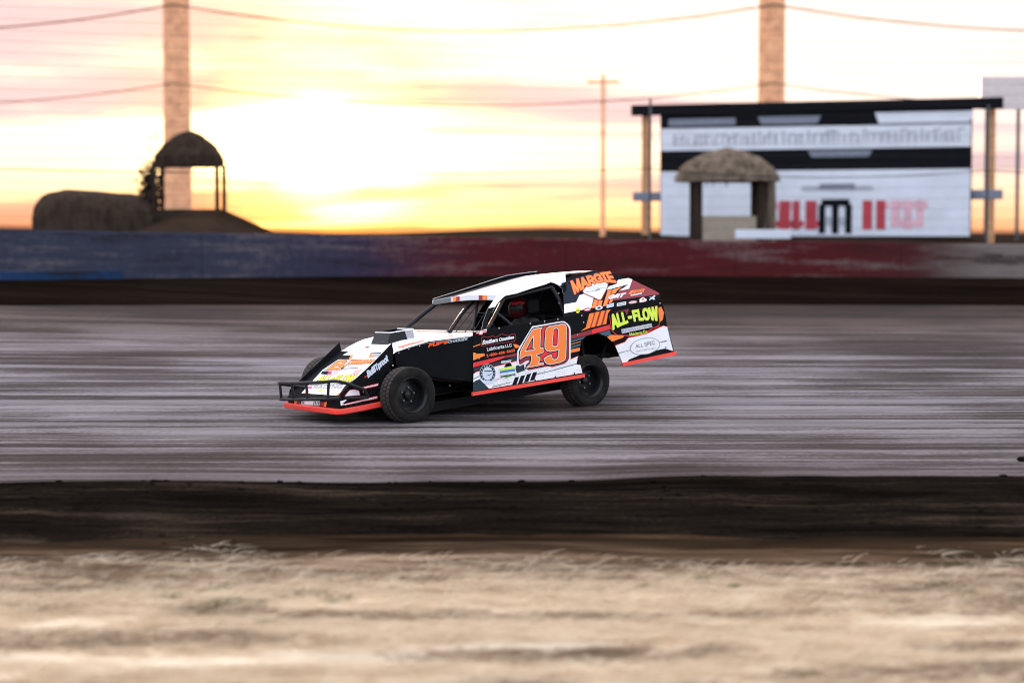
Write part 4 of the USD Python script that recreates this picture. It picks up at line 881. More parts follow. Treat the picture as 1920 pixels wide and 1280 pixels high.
M_tyre = pbr('tyre_rubber', (0.0055, 0.0053, 0.0055), 0.75, vary=0.25, scale=9, bump=0.004, bump_scale=60, dust=0.10, spec=0.12)
M_tread = pbr('tyre_tread_dusty', (0.034, 0.025, 0.022), 0.9, vary=0.3, scale=7, bump=0.006, bump_scale=50)
M_rim = pbr('rim_black', (0.005, 0.005, 0.006), 0.30, spec=0.35)
M_bar = pbr('roll_bar_black', (0.006, 0.006, 0.008), 0.4, spec=0.3)
M_chrome = pbr('bright_steel', (0.62, 0.62, 0.64), 0.25, metal=1.0)
M_nut = pbr('lug_nut_steel', (0.16, 0.16, 0.17), 0.35, metal=0.9)
M_tin = pbr('interior_tin', (0.004, 0.004, 0.0045), 0.7, spec=0.1)
M_frame = pbr('frame_steel', (0.006, 0.006, 0.007), 0.6, vary=0.3, spec=0.15)
M_header = pbr('exhaust_header', (0.035, 0.028, 0.024), 0.55, metal=0.3, vary=0.3, spec=0.2)
M_smoke = usdkit.material(stage, '/World/Looks/smoked_lexan', {'t': ('transparent_bsdf', {'color': (0.045, 0.055, 0.095)}), 'g': ('glossy_bsdf', {'color': (0.9, 0.9, 0.95), 'roughness': 0.08}), 'f': ('fresnel', {'IOR': 1.42}), 'm': ('mix_closure', {})},
                          [('f.fac', 'm.fac'), ('t.BSDF', 'm.closure1'), ('g.BSDF', 'm.closure2')], surface='m.closure')
M_clear = usdkit.material(stage, '/World/Looks/clear_lexan', {'t': ('transparent_bsdf', {'color': (0.72, 0.74, 0.78)}), 'd': ('diffuse_bsdf', {'color': (0.55, 0.55, 0.58)}), 'g': ('glossy_bsdf', {'roughness': 0.12}), 'f': ('fresnel', {'IOR': 1.5}), 'm0': ('mix_closure', {'fac': 0.4}), 'm': ('mix_closure', {})},
                          [('t.BSDF', 'm0.closure1'), ('d.BSDF', 'm0.closure2'), ('f.fac', 'm.fac'), ('m0.closure', 'm.closure1'), ('g.BSDF', 'm.closure2')], surface='m.closure')

FWD, LEFT, UP = np.array([-0.79021251, -0.60635138, -0.0888943]), np.array([0.6067067, -0.79449805, 0.02607332]), np.array([-0.08643594, -0.03332931, 0.99569975])
ORG = np.array([0.51958233, 26.62904656, -0.07955549])
CARM = Gf.Matrix4d(*FWD, 0, *LEFT, 0, *UP, 0, *ORG, 1)


def to_world(p):
    return ORG + np.asarray(p)[..., 0:1] * FWD + np.asarray(p)[..., 1:2] * LEFT + np.asarray(p)[..., 2:3] * UP


car = thing('race_car', 'black, orange and white number 49 dirt modified race car with its tail up', 'race car', matrix=CARM)
CR, KS = 1.31, 0.5
LN = math.hypot(1, KS)


def on_panel(panel, u, v, off=0.0):
    """Panel coordinates (metres) to the car's frame, off metres proud of the panel."""
    u, v = np.asarray(u, float), np.asarray(v, float)
    if panel == 'door':
        return np.stack([u, 0.94 + off + 0 * u, v], -1)
    if panel == 'sail':
        return np.stack([u, 0.94 - v * KS / LN + off / LN, CR + v / LN + off * KS / LN], -1)
    if panel == 'nose':
        L = math.hypot(1, 0.54)
        return np.stack([2.85 - v / L + off * 0.54 / L, u, 1.14 + 0.54 * v / L + off / L], -1)
    if panel == 'noseside':
        return np.stack([u, 0.60 + off + 0 * u, v], -1)
    if panel == 'front':
        return np.stack([3.68 + off + 0 * u, u, v], -1)
    d = np.array([0.93, -0.345]) / 0.992
    nrm = np.array([0.345, 0.93]) / 0.992
    return np.stack([1.87 + u * d[0] + off * nrm[0], 0.935 + u * d[1] + off * nrm[1], v], -1)


def sheet(panel, poly, thick=0.004, mirror=False, off=0.0):
    """A cut metal sheet lying in a panel's plane."""
    v2, f = poly_faces(poly)
    a, b = on_panel(panel, v2[:, 0], v2[:, 1], off), on_panel(panel, v2[:, 0], v2[:, 1], off - thick)
    n = len(a)
    parts = [(a, f), (b, f[:, ::-1])]
    for g in getattr(poly, 'geoms', [poly]):
        for ring in (g.exterior, *g.interiors):
            c = np.array(ring.coords)[:-1]
            p, q = on_panel(panel, c[:, 0], c[:, 1], off), on_panel(panel, c[:, 0], c[:, 1], off - thick)
            k = len(c)
            i = np.arange(k)
            j = (i + 1) % k
            parts.append((np.vstack([p, q]), np.stack([i, j, j + k, i + k], -1)))
    v, f = cat(parts)
    if mirror:
        v = v * (1, -1, 1)
        f = f[:, ::-1]
    return v, f


shapes = {(a[1], a[2]): Polygon(np.array(a[3]) / 1000).buffer(0) for a in ART if a[0] == 'shape'}
side_poly, sail_poly, frame_poly, noseside_poly = shapes[('door', 'side_panel')], shapes[('sail', 'sail_panel')], shapes[('sail', 'window_frame')], shapes[('noseside', 'nose_side')]
side_part = obj('side_panel', sheet('door', side_poly), INK['black'], car)
sail_part = obj('sail_panel', sheet('sail', sail_poly), INK['black'], car)
frame_part = obj('window_frame', sheet('sail', frame_poly, off=0.001), INK['white'], car)
right_poly = side_poly.difference(sbox(0.45, 1.10, 3, 3))
obj('side_panel', sheet('door', right_poly, mirror=True), INK['black'], car)
obj('sail_panel', sheet('sail', sail_poly, mirror=True), INK['black'], car)
ENG = Polygon([(-0.02, 1.236), (0.56, 1.228), (0.80, 1.185), (1.0, 1.14), (1.0, 0.98), (0.86, 0.88), (0.60, 0.80), (0.3, 0.72), (-0.02, 0.66)])
engine_part = obj('engine_side_panel', sheet('engine', ENG), INK['black'], car)
obj('engine_side_panel', sheet('engine', ENG, mirror=True), INK['black'], car)
nside_part = obj('nose_side_panel', sheet('noseside', noseside_poly), INK['black'], car)
obj('nose_side_panel', sheet('noseside', noseside_poly, mirror=True), INK['black'], car)

# hood and nose: one bent sheet from the cowl to the nose's front edge
HX = np.array([1.50, 1.85, 2.15, 2.40, 2.55, 2.65, 2.75, 2.85, 3.05, 3.30, 3.64])
HZ = np.array([1.250, 1.245, 1.240, 1.232, 1.212, 1.192, 1.170, 1.14, 1.032, 0.897, 0.713])


def hood_w(x):
    return np.interp(x, [1.5, 1.87, 2.8, 3.64], [0.94, 0.938, 0.59, 0.597])


def hood_sheet(x0, x1, n):
    xs = np.linspace(x0, x1, n)
    rows = []
    for x in xs:
        w = hood_w(x)
        z = np.interp(x, HX, HZ)
        ys = np.array([-w, -w + 0.02, -0.5 * w, 0, 0.5 * w, w - 0.02, w])
        rows.append(np.stack([np.full(7, x), ys, np.array([z - 0.02, z, z, z, z, z, z - 0.02]) - (0.0 if x < 2.85 else 0.0)], -1))
    rows = np.array(rows)
    i = np.arange(n * 7).reshape(n, 7)
    f = np.stack([i[:-1, :-1], i[:-1, 1:], i[1:, 1:], i[1:, :-1]], -1).reshape(-1, 4)
    return rows.reshape(-1, 3), f


hood_part = obj('hood', hood_sheet(1.5, 2.85, 28), INK['white'], car, smooth=35)
nose_part = obj('nose', cat([(np.array([(2.853, -0.597, 1.1384), (2.853, 0.597, 1.1384), (3.64, 0.597, 0.7134), (3.64, -0.597, 0.7134)]), np.array([(0, 1, 2, 3)])),
                             (np.array([(3.64, -0.597, 0.713), (3.64, 0.597, 0.713), (3.679, 0.597, 0.67), (3.679, -0.597, 0.67), (3.679, 0.597, 0.56), (3.679, -0.597, 0.56), (3.1, 0.597, 0.56), (3.1, -0.597, 0.56)]), np.array([(0, 3, 2, 1), (3, 5, 4, 2), (5, 7, 6, 4)]))]), INK['black'], car)

# prints, each its own flat piece on the panel it is stuck to
HOLD = {'door': (side_part, side_poly), 'sail': (sail_part, unary_union([sail_poly, frame_poly])), 'nose': (nose_part, sbox(-0.592, -0.894, 0.592, -0.004)), 'noseside': (nside_part, noseside_poly), 'front': (nose_part, sbox(-0.59, 0.565, 0.59, 0.665)), 'engine': (engine_part, ENG)}


def lay(panel, name, ink, layer, poly, parent=None):
    poly = poly.buffer(0).intersection(HOLD[panel][1])
    if poly.is_empty or poly.area < 1e-6:
        return
    v2, f = poly_faces(poly)
    if len(f):
        obj(name, (on_panel(panel, v2[:, 0], v2[:, 1], 0.002 + 0.0012 * layer), f), INK[ink], parent or HOLD[panel][0])


def along(curve, t):
    c = np.array(curve, float) / 1000
    d = np.concatenate([[0], np.cumsum(np.linalg.norm(np.diff(c, axis=0), axis=1))])
    t = np.clip(t, -0.05, 1.05) * d[-1]
    return np.stack([np.interp(t, d, c[:, k]) + (np.clip(t - d[-1], 0, None) + np.clip(t, None, 0)) * (c[-1, k] - c[0, k]) / d[-1] for k in (0, 1)], -1)


def lettering(panel, name, ink, layer, text, bot, top, bold, edge):
    m = meshkit.text_mesh(text, 1.0, 0.01, bool(bold))
    v, f = np.array(m.vertices), np.array(m.faces)
    low = np.all(v[f][:, :, 2] < 1e-6, axis=1)
    f = f[low]
    x0, x1 = v[:, 0].min(), v[:, 0].max()
    t, h = (v[:, 0] - x0) / (x1 - x0), v[:, 1] / 1.0
    b, a = along(bot, t), along(top, t)
    p = b + (a - b) * np.clip(h, -0.25, 1.05)[:, None]
    fat = {'MARGIE': 0.006, 'ALL-FLOW': 0.009 if panel == 'door' else 0.005, 'B': 0.008, 'OWMAN': 0.006, 'BulliTproof': 0.004, 'Southern Counties': 0.002, "PUP'S": 0.003, '1-800-606-5623': 0.0015, 'GRT': 0.004}.get(text, 0)
    if fat:
        g = unary_union([Polygon(p[q]).buffer(0) for q in f]).buffer(fat, join_style=2, mitre_limit=2)
        if edge:
            lay(panel, name + '_edge', edge[0], layer - 0.5, g.buffer(edge[1] / 1000, join_style=2, mitre_limit=2))
        v2, f2 = poly_faces(g)
        obj(name, (on_panel(panel, v2[:, 0], v2[:, 1], 0.002 + 0.0012 * layer), f2), INK[ink], HOLD[panel][0])
        return
    if edge:
        poly = unary_union([Polygon(p[q]).buffer(0) for q in f]).buffer(edge[1] / 1000, join_style=2)
        lay(panel, name + '_edge', edge[0], layer - 0.5, poly)
    used = np.unique(f)
    idx = -np.ones(len(p), int)
    idx[used] = np.arange(len(used))
    obj(name, (on_panel(panel, p[used, 0], p[used, 1], 0.002 + 0.0012 * layer), idx[f]), INK[ink], HOLD[panel][0])


for a in ART:
    if a[0] == 'poly':
        par = frame_part if a[2] in ('dark_post', 'post_patch') else None
        lay(a[1], a[2], a[3], a[4], Polygon(np.array(a[5]) / 1000), par)
    elif a[0] == 'glyph':
        g = Polygon(np.array(a[5]) / 1000, [np.array(h) / 1000 for h in a[6]]).buffer(0)
        g = g.buffer(0.006).buffer(-0.006)
        lay(a[1], a[2] + '_edge', 'navy', a[4], g.buffer(0.020, join_style=2))
        lay(a[1], a[2] + '_edge', 'white', a[4] + 1, g.buffer(0.008, join_style=2))
        lay(a[1], a[2], a[3], a[4] + 2, g)
    elif a[0] == 'text':
        lettering(a[1], a[2], a[3], a[4], a[5], a[6], a[7], a[8], a[9])
# the red bow tie on the badge at the foot of the window post
bt = Polygon([(-0.10, -0.012), (-0.035, -0.012), (-0.03, -0.034), (0.045, -0.034), (0.04, -0.012), (0.10, -0.012), (0.09, 0.014), (0.035, 0.014), (0.03, 0.036), (-0.045, 0.036), (-0.04, 0.014), (-0.11, 0.014)])
bt = affinity.translate(affinity.scale(bt, 0.85, 0.85), 1.735, 1.262)
lay('door', 'bow_tie', 'red', 5, bt)
lay('door', 'bow_tie', 'white', 6, bt.buffer(-0.0085))

# roof
roof_edge = np.array([(1.301, 0.413), (0.854, 0.474), (0.354, 0.552), (0.098, 0.583), (-0.258, 0.574), (-0.511, 0.563)])


def roof_grid(y_from=0.0, y_to=1.0, dz=0.0, nx=24, ny=9, x0=1.30, x1=-0.42):
    xs = np.linspace(x0, x1, nx)
    rows = []
    for x in xs:
        v = np.interp(-x, -roof_edge[:, 0], roof_edge[:, 1])
        yl, zl = 0.94 - v * KS / LN + 0.004, CR + v / LN + 0.004
        yr, zr = -(yl - 0.10), zl - 0.066
        t = np.linspace(y_from, y_to, ny)
        rows.append(np.stack([np.full(ny, x), yl + (yr - yl) * t, zl + (zr - zl) * t + 0.028 * np.sin(np.pi * t) + dz], -1))
    r = np.array(rows)
    i = np.arange(nx * ny).reshape(nx, ny)
    f = np.stack([i[:-1, :-1], i[:-1, 1:], i[1:, 1:], i[1:, :-1]], -1).reshape(-1, 4)
    return r, f


r, f = roof_grid()
roof = obj('roof', cat([(r.reshape(-1, 3), f), (r.reshape(-1, 3) - (0, 0, 0.012), f[:, ::-1])]), INK['white'], car, smooth=40)
r2_, f2_ = roof_grid(0.70, 0.995, 0.003)
obj('black_band', (r2_.reshape(-1, 3), f2_), INK['black'], roof, smooth=40)
r2_, f2_ = roof_grid(0.30, 0.44, 0.003, x0=1.22, x1=0.35)
obj('pale_band', (r2_.reshape(-1, 3), f2_), INK['palewhite'], roof, smooth=40)
r2_, f2_ = roof_grid(0.47, 0.50, 0.004, x0=1.0, x1=0.1)
obj('pink_stripe', (r2_.reshape(-1, 3), f2_), INK['pink'], roof, smooth=40)
# front lip hanging from the roof's front edge, with its coloured dashes
lipt = r[0]
lip = np.vstack([lipt + (0.004, 0, 0.003), lipt + (0.0, 0, -0.062) + np.array([0.012, 0, 0])])
n9 = len(lipt)
lf = np.array([(k, k + 1, k + 1 + n9, k + n9) for k in range(n9 - 1)])
obj('front_lip', (lip, lf), INK['lightgrey'], roof)
for t0, t1, ink in ((0.56, 0.61, 'darkred'), (0.61, 0.66, 'orange'), (0.20, 0.26, 'maroon'), (0.14, 0.20, 'orange'), (0.70, 0.98, 'darkgrey')):
    q = [lipt[0] + (lipt[-1] - lipt[0]) * t + np.array([0.012, 0, 0.028 * math.sin(math.pi * t)]) for t in (t0, t1)]
    v = np.array([q[0] + (0, 0, -0.002), q[1] + (0, 0, -0.002), q[1] + (0.008, 0, -0.058), q[0] + (0.008, 0, -0.058)])
    obj('lip_dash', (v, np.array([(0, 1, 2, 3)])), INK[ink], roof)
rr = r[:, -1]
obj('roof_rail', cat([tube(rr + (0, -0.004, 0.012), 0.012, 6)]), INK['black'], car, smooth=True)
rail = np.vstack([rr + (0, 0.01, 0.0), rr + (0, 0.0, 0.07 * 1.0) * np.linspace(0.25, 1.0, len(rr))[:, None] + (0, 0.01, 0)])
obj('rail_flange', cat([sheet_ for sheet_ in [(rail, np.array([(k, k + 1, k + 1 + len(rr), k + len(rr)) for k in range(len(rr) - 1)]))]]), INK['black'], car)
obj('rail_edge', tube(rr + (0, 0.01, 0.002) + np.array([0, 0, 0.07]) * np.linspace(0.25, 1.0, len(rr))[:, None], 0.005, 5), M_chrome, car, smooth=True)

# right window frame follows the lowered right roof edge
obj('window_post', tube([(1.22, -0.62, 1.60), (1.45, -0.66, 1.47), (1.80, -0.70, 1.26)], 0.030, 10), M_bar, car, smooth=True)
obj('window_post', tube([(0.30, -0.60, 1.72), (0.25, -0.72, 1.50), (0.2, -0.90, 1.30)], 0.028, 8), M_bar, car, smooth=True)
# rear deck, tail and inside tin
deck = np.array([(0.42, 0.93, 1.30), (0.42, -0.93, 1.30), (-1.30, -0.93, 1.352), (-1.30, 0.93, 1.352)])
obj('rear_deck', cat([(deck, np.array([(0, 1, 2, 3)])), (deck - (0, 0, 0.006), np.array([(3, 2, 1, 0)]))]), INK['black'], car)
obj('tail_panel', cat([(np.array([(-1.29, 0.93, 1.35), (-1.29, -0.93, 1.35), (-1.36, -0.93, 0.98), (-1.36, 0.93, 0.98), (-1.45, -0.93, 0.64), (-1.45, 0.93, 0.64)]), np.array([(0, 1, 2, 3), (3, 2, 4, 5)]))]), INK['black'], car)
obj('back_screen', cat([(np.array([(0.0, 0.66, 1.81), (0.0, -0.56, 1.75), (-0.15, -0.9, 1.31), (-0.15, 0.9, 1.31)]), np.array([(0, 1, 2, 3)]))]), M_tin, car)
tin = [boxm(0.95, -0.02, 0.62, 1.9, 1.62, 0.02), boxm(1.86, 0, 0.92, 0.02, 1.60, 0.62), boxm(0.05, 0, 0.95, 0.02, 1.7, 0.68), boxm(0.95, -0.30, 0.98, 1.8, 0.9, 0.02)]
obj('cockpit_tub', cat(tin), M_tin, car)
obj('dashboard', bevel_box(1.62, 0.1, 1.17, 0.10, 1.5, 0.16, 0.02), M_tin, car)
# seat
seat = [bevel_box(0.62, 0.36, 0.80, 0.5, 0.46, 0.08, 0.03), bevel_box(0.42, 0.36, 1.06, 0.08, 0.46, 0.56, 0.03), bevel_box(0.52, 0.10, 1.0, 0.28, 0.04, 0.46, 0.015), bevel_box(0.52, 0.62, 0.92, 0.28, 0.04, 0.30, 0.015), bevel_box(0.46, 0.36, 1.46, 0.10, 0.30, 0.20, 0.03), bevel_box(0.60, 0.17, 1.46, 0.24, 0.05, 0.18, 0.02), bevel_box(0.58, 0.56, 1.46, 0.18, 0.05, 0.18, 0.02)]
obj('seat', cat(seat), M_tin, car)
a = np.linspace(0, 2 * np.pi, 24, endpoint=False)
sw = np.stack([1.22 - 0.06 * np.cos(a), 0.36 + 0.17 * np.sin(a), 1.16 + 0.16 * np.cos(a)], -1)
wheel_s = obj('steering_wheel', tube(sw, 0.014, 6, closed=True), M_tin, car, smooth=True)
obj('steering_shaft', tube([(1.22, 0.36, 1.16), (1.62, 0.36, 1.08)], 0.018, 6), M_frame, car)
# roll cage and window bars
cage = [
    ([(1.05, 0.0, 1.64), (1.42, 0.14, 1.46), (1.74, 0.28, 1.26)], 0.026), ([(1.06, 0.05, 1.64), (1.30, 0.28, 1.46), (1.54, 0.50, 1.27)], 0.021),
    ([(1.50, 0.78, 1.28), (1.30, 0.72, 1.46), (1.14, 0.68, 1.62)], 0.024), ([(1.30, 0.72, 1.46), (1.20, 0.80, 1.34), (1.12, 0.86, 1.22)], 0.018),
    ([(0.36, 0.70, 1.69), (0.31, 0.76, 1.52), (0.27, 0.82, 1.30)], 0.027), ([(0.36, 0.70, 1.69), (0.30, 0, 1.72), (0.30, -0.58, 1.66)], 0.024),
    ([(1.14, 0.68, 1.62), (0.7, 0.68, 1.66), (0.36, 0.70, 1.69)], 0.022), ([(1.14, 0.68, 1.60), (1.14, 0.0, 1.62), (1.2, -0.60, 1.56)], 0.022),
    ([(0.27, 0.82, 1.28), (0.9, 0.86, 1.20), (1.5, 0.86, 1.22)], 0.024), ([(0.3, 0.5, 1.70), (0.12, 0.1, 1.45), (0.1, -0.3, 1.2)], 0.022),
]
for pts, rad in cage:
    obj('roll_bar', tube(smooth_path(pts, 5), rad, 10), M_bar, car, smooth=True)
for k, (p, q) in enumerate((((1.02, -0.05, 1.63), (1.66, 0.10, 1.25)), ((1.03, 0.10, 1.63), (1.66, 0.30, 1.25)), ((1.06, 0.25, 1.62), (1.62, 0.45, 1.25)), ((1.09, 0.40, 1.62), (1.60, 0.60, 1.25)), ((1.12, 0.53, 1.61), (1.58, 0.72, 1.25)), ((1.30, 0.05, 1.46), (1.32, 0.70, 1.46)))):
    obj('screen_wire', tube([p, q], 0.0055, 5), M_bar, car)
# sides of the cockpit opening: strap on the rear post and its buckles
for z in (1.60, 1.475, 1.375, 1.33):
    obj('strap_clip', bevel_box(0.285, 0.80 - (z - 1.31) * 0.3 + 0.03, z, 0.09 if abs(z - 1.475) < 0.01 else 0.04, 0.015, 0.02, 0.004), M_chrome, car)

# lexan air deflector in front of the carburettor
sc = dict(fb=(2.60, 0.13), rb=(2.20, 0.13), y2=-0.25)
zf, zr = 1.205, 1.238
fl_b, fl_t, rl_b, rl_t = (2.60, 0.13, 1.200), (2.53, 0.11, 1.345), (2.20, 0.15, 1.236), (2.19, 0.13, 1.352)
fr_b, fr_t, rr_b, rr_t = (2.60, -0.25, 1.200), (2.53, -0.23, 1.345), (2.20, -0.25, 1.236), (2.19, -0.23, 1.352)
ml_b, ml_t = (2.30, 0.145, 1.228), (2.32, 0.125, 1.35)
scoop = obj('air_deflector', (np.array([fl_b, ml_b, ml_t, fl_t, fr_b, fr_t, rr_b, rr_t], float), np.array([(0, 1, 2, 3), (4, 0, 3, 5), (6, 4, 5, 7)])), M_smoke, car)
obj('clear_panel', (np.array([ml_b, rl_b, rl_t, ml_t, rr_b, rr_t], float), np.array([(0, 1, 2, 3), (1, 4, 5, 2)])), M_clear, scoop)
obj('deflector_rim', tube([fr_t, fl_t, ml_t, rl_t, rr_t], 0.007, 5), INK['white'], scoop)
obj('air_cleaner', cat([(np.array(c.vertices) + (2.36, -0.05, 1.28), np.array(c.faces)) for c in [trimesh.creation.cylinder(0.14, 0.09, sections=24)]]), M_tin, scoop, smooth=40)
# small red lettering along the near edge of the hood
def hood_patch(name, x0, x1, d0, d1, ink):
    xs = np.linspace(x0, x1, 8)
    a = np.stack([xs, hood_w(xs) - d0, np.interp(xs, HX, HZ) + 0.004], -1)
    b = np.stack([xs, hood_w(xs) - d1, np.interp(xs, HX, HZ) + 0.004], -1)
    n = len(xs)
    obj(name, (np.vstack([a, b]), np.array([(k, k + 1, k + 1 + n, k + n) for k in range(n - 1)])), INK[ink], hood_part)
for k in range(5):
    hood_patch('hood_letter', 2.40 + k * 0.062, 2.445 + k * 0.062, 0.05, 0.17, 'orangered')
hood_patch('hood_stripe', 1.95, 2.25, 0.25, 0.28, 'pink')
hood_patch('hood_mark', 1.98, 2.06, 0.20, 0.30, 'red')
obj('hood_scuff', (np.array([(2.70, -0.2, 1.187), (2.74, -0.2, 1.178), (2.74, -0.12, 1.178), (2.70, -0.12, 1.187)]), np.array([(0, 1, 2, 3)])), INK['darkred'], hood_part)

# fins over the nose, skid strips, rub rails
for s in (1, -1):
    zt = 0.115 if s > 0 else 0.045
    pr = Polygon([(2.835, 1.06), (2.84, 1.14 + zt), (2.80, 1.155 + zt * 0.4), (3.30, 0.897 + 0.055 * (1 if s > 0 else 0.7)), (3.62, 0.735), (3.64, 0.70)]) if False else Polygon([(2.84, 1.142 + zt), (3.10, 1.005 + 0.075), (3.35, 0.870 + 0.045), (3.64, 0.735), (3.64, 0.69), (2.86, 1.02)])
    v2, ff = poly_faces(pr)
    a_, b_ = np.stack([v2[:, 0], np.full(len(v2), s * 0.602), v2[:, 1]], -1), np.stack([v2[:, 0], np.full(len(v2), s * 0.594), v2[:, 1]], -1)
    obj('nose_fin', cat([(a_, ff), (b_, ff)] + [tube(np.stack([np.array([2.84, 3.10, 3.35, 3.64]), np.full(4, s * 0.598), np.array([1.142 + zt, 1.08, 0.915, 0.735])], -1), 0.007, 5)]), INK['black'], car)


def strip_part(name, pts, h, w):
    p = np.asarray(pts, float)
    prof = np.array([(-0.5, -0.5), (0.35, -0.5), (0.5, -0.3), (0.5, 0.3), (0.35, 0.5), (-0.5, 0.5)])
    vs = []
    for i, q in enumerate(p):
        t = p[min(i + 1, len(p) - 1)] - p[max(i - 1, 0)]
        out = np.cross(t, (0, 0, 1.0))
        out /= np.linalg.norm(out)
        vs.append(q + prof[:, :1] * w * out + prof[:, 1:] * h * np.array([0, 0, 1.0]))
    v = np.vstack(vs)
    k = len(prof)
    f = [(i * k + j, i * k + (j + 1) % k, (i + 1) * k + (j + 1) % k, (i + 1) * k + j) for i in range(len(p) - 1) for j in range(k)]
    f += [(0, 1, 2, 3), (0, 3, 4, 5), ((len(p) - 1) * k, (len(p) - 1) * k + 3, (len(p) - 1) * k + 2, (len(p) - 1) * k + 1), ((len(p) - 1) * k, (len(p) - 1) * k + 5, (len(p) - 1) * k + 4, (len(p) - 1) * k + 3)]
    return obj(name, (v, np.array(f)), M_skid, car)


strip_part('nose_skid', [(3.10, -0.62, 0.57), (3.68, -0.62, 0.57), (3.74, -0.56, 0.568), (3.72, 0.04, 0.548)], 0.062, 0.05)
strip_part('nose_skid', [(3.72, 0.046, 0.548), (3.70, 0.56, 0.532), (3.655, 0.615, 0.53), (3.35, 0.63, 0.535), (3.06, 0.635, 0.545)], 0.066, 0.05)
strip_part('rub_rail', [(0.140, 0.944, 0.512), (0.8, 0.946, 0.514), (1.40, 0.946, 0.518), (1.955, 0.944, 0.520)], 0.044, 0.03)
strip_part('rub_rail', [(-1.475, 0.944, 0.602), (-1.0, 0.946, 0.586), (-0.515, 0.944, 0.570)], 0.046, 0.03)

# front bumper
bump = thing('front_bumper', None, None, parent=car)
top = smooth_path([(3.40, -0.60, 0.76), (3.72, -0.58, 0.85), (3.83, -0.50, 0.865), (3.85, -0.1, 0.878), (3.79, 0.34, 0.893), (3.62, 0.56, 0.885), (3.33, 0.66, 0.75)], 6)
low = smooth_path([(3.40, -0.60, 0.64), (3.74, -0.57, 0.655), (3.83, -0.50, 0.66), (3.85, -0.1, 0.675), (3.80, 0.36, 0.69), (3.60, 0.58, 0.68), (3.30, 0.66, 0.655)], 6)
obj('top_tube', tube(top, 0.022, 10), M_bar, bump, smooth=True)
obj('lower_tube', tube(low, 0.020, 10), M_bar, bump, smooth=True)
for y0 in (-0.50, -0.16, 0.16, 0.47):
    a_, b_ = top[np.argmin(np.abs(top[12:-4, 1] - y0)) + 12], low[np.argmin(np.abs(low[12:-4, 1] - y0)) + 12]
    obj('upright_tube', tube([a_, b_], 0.018, 8), M_bar, bump, smooth=True)
obj('brace_tube', tube([(3.83, -0.5, 0.85), (3.60, -0.42, 0.79), (3.40, -0.35, 0.72)], 0.018, 8), M_bar, bump, smooth=True)
obj('brace_tube', tube([(3.34, 0.655, 0.75), (3.30, 0.66, 0.655)], 0.02, 8), M_bar, bump, smooth=True)
# running gear
obj('frame_rail', cat([boxm(1.3, 0.42, 0.56, 3.4, 0.06, 0.10), boxm(1.3, -0.42, 0.56, 3.4, 0.06, 0.10)]), M_frame, car)
obj('under_tray', cat([boxm(1.3, 0, 0.535, 3.5, 1.12, 0.012), boxm(0.95, 0, 0.545, 1.9, 1.84, 0.012)]), M_frame, car)  # unseen tray, added to cast the shadow under the car
obj('lower_frame', cat([boxm(1.25, 0.46, 0.38, 3.0, 0.07, 0.12), boxm(1.25, -0.46, 0.38, 3.0, 0.07, 0.12), boxm(1.3, 0, 0.36, 2.6, 0.95, 0.012), boxm(0.9, -0.93, 0.42, 1.7, 0.01, 0.22)] + [boxm(x, 0, 0.39, 0.08, 0.9, 0.08) for x in (0.0, 0.9, 1.8, 2.7)]), M_frame, car)  # low frame rails, with a tray and right skirt added to deepen underbody shade
obj('engine_block', cat([bevel_box(2.25, 0, 0.85, 0.66, 0.44, 0.50, 0.05), bevel_box(2.25, 0.25, 1.0, 0.60, 0.14, 0.16, 0.03), bevel_box(2.25, -0.25, 1.0, 0.60, 0.14, 0.16, 0.03)]), M_frame, car)
for k in range(4):
    x = 2.50 - 0.16 * k
    obj('exhaust_header', tube(smooth_path([(x, 0.30, 0.92), (x - 0.02, 0.52, 0.88), (x - 0.18, 0.62, 0.76 + 0.02 * k), (1.78, 0.62, 0.64 + 0.025 * k), (1.62, 0.6, 0.62)], 5), 0.024, 8), M_header, car, smooth=True)
obj('exhaust_collector', tube([(1.70, 0.6, 0.63), (1.25, 0.58, 0.58), (0.7, 0.56, 0.56)], 0.05, 10), M_header, car, smooth=True)
obj('front_clip', cat([tube([(3.1, 0.40, 0.62), (2.9, 0.45, 0.85), (2.5, 0.48, 1.05), (1.9, 0.55, 1.12)], 0.022, 8), tube([(3.1, -0.40, 0.62), (2.9, -0.45, 0.85), (2.5, -0.48, 1.05), (1.9, -0.55, 1.12)], 0.022, 8), tube([(2.95, 0.40, 0.60), (2.81, 0.78, 0.56)], 0.02, 8), tube([(2.7, 0.40, 0.60), (2.81, 0.78, 0.56)], 0.02, 8), tube([(2.85, 0.42, 0.84), (2.81, 0.76, 0.74)], 0.018, 8), tube([(2.95, -0.40, 0.60), (2.81, -0.70, 0.60)], 0.02, 8), tube([(2.85, -0.42, 0.84), (2.81, -0.7, 0.78)], 0.018, 8)]), M_frame, car, smooth=True)
obj('shock_absorber', tube([(2.84, 0.62, 0.58), (2.88, 0.50, 0.98)], 0.035, 10), M_frame, car, smooth=True)
for p in ((2.86, 0.52, 1.06), (2.84, 0.56, 0.98), (2.0, 0.55, 0.62)):
    q = trimesh.creation.icosphere(1, 0.018)
    obj('bright_bolt', (np.array(q.vertices) + p, np.array(q.faces)), M_chrome, car, smooth=True)
obj('rear_axle', tube([(0, 0.72, 0.42), (0, 0, 0.46), (0, -0.72, 0.50)], 0.05, 10), M_frame, car, smooth=True)
obj('rear_suspension', cat([tube([(-0.18, 0.72, 0.40), (-0.55, 0.70, 0.95)], 0.022, 8), tube([(-0.10, 0.66, 0.70), (-0.95, 0.70, 0.72)], 0.026, 8), tube([(0.1, 0.6, 0.5), (0.9, 0.55, 0.58)], 0.022, 8), tube([(-0.95, 0.85, 0.70), (-0.95, -0.85, 0.70)], 0.024, 8), tube([(-0.2, 0.5, 0.55), (-0.2, 0.52, 1.15)], 0.04, 8)]), M_frame, car, smooth=True)
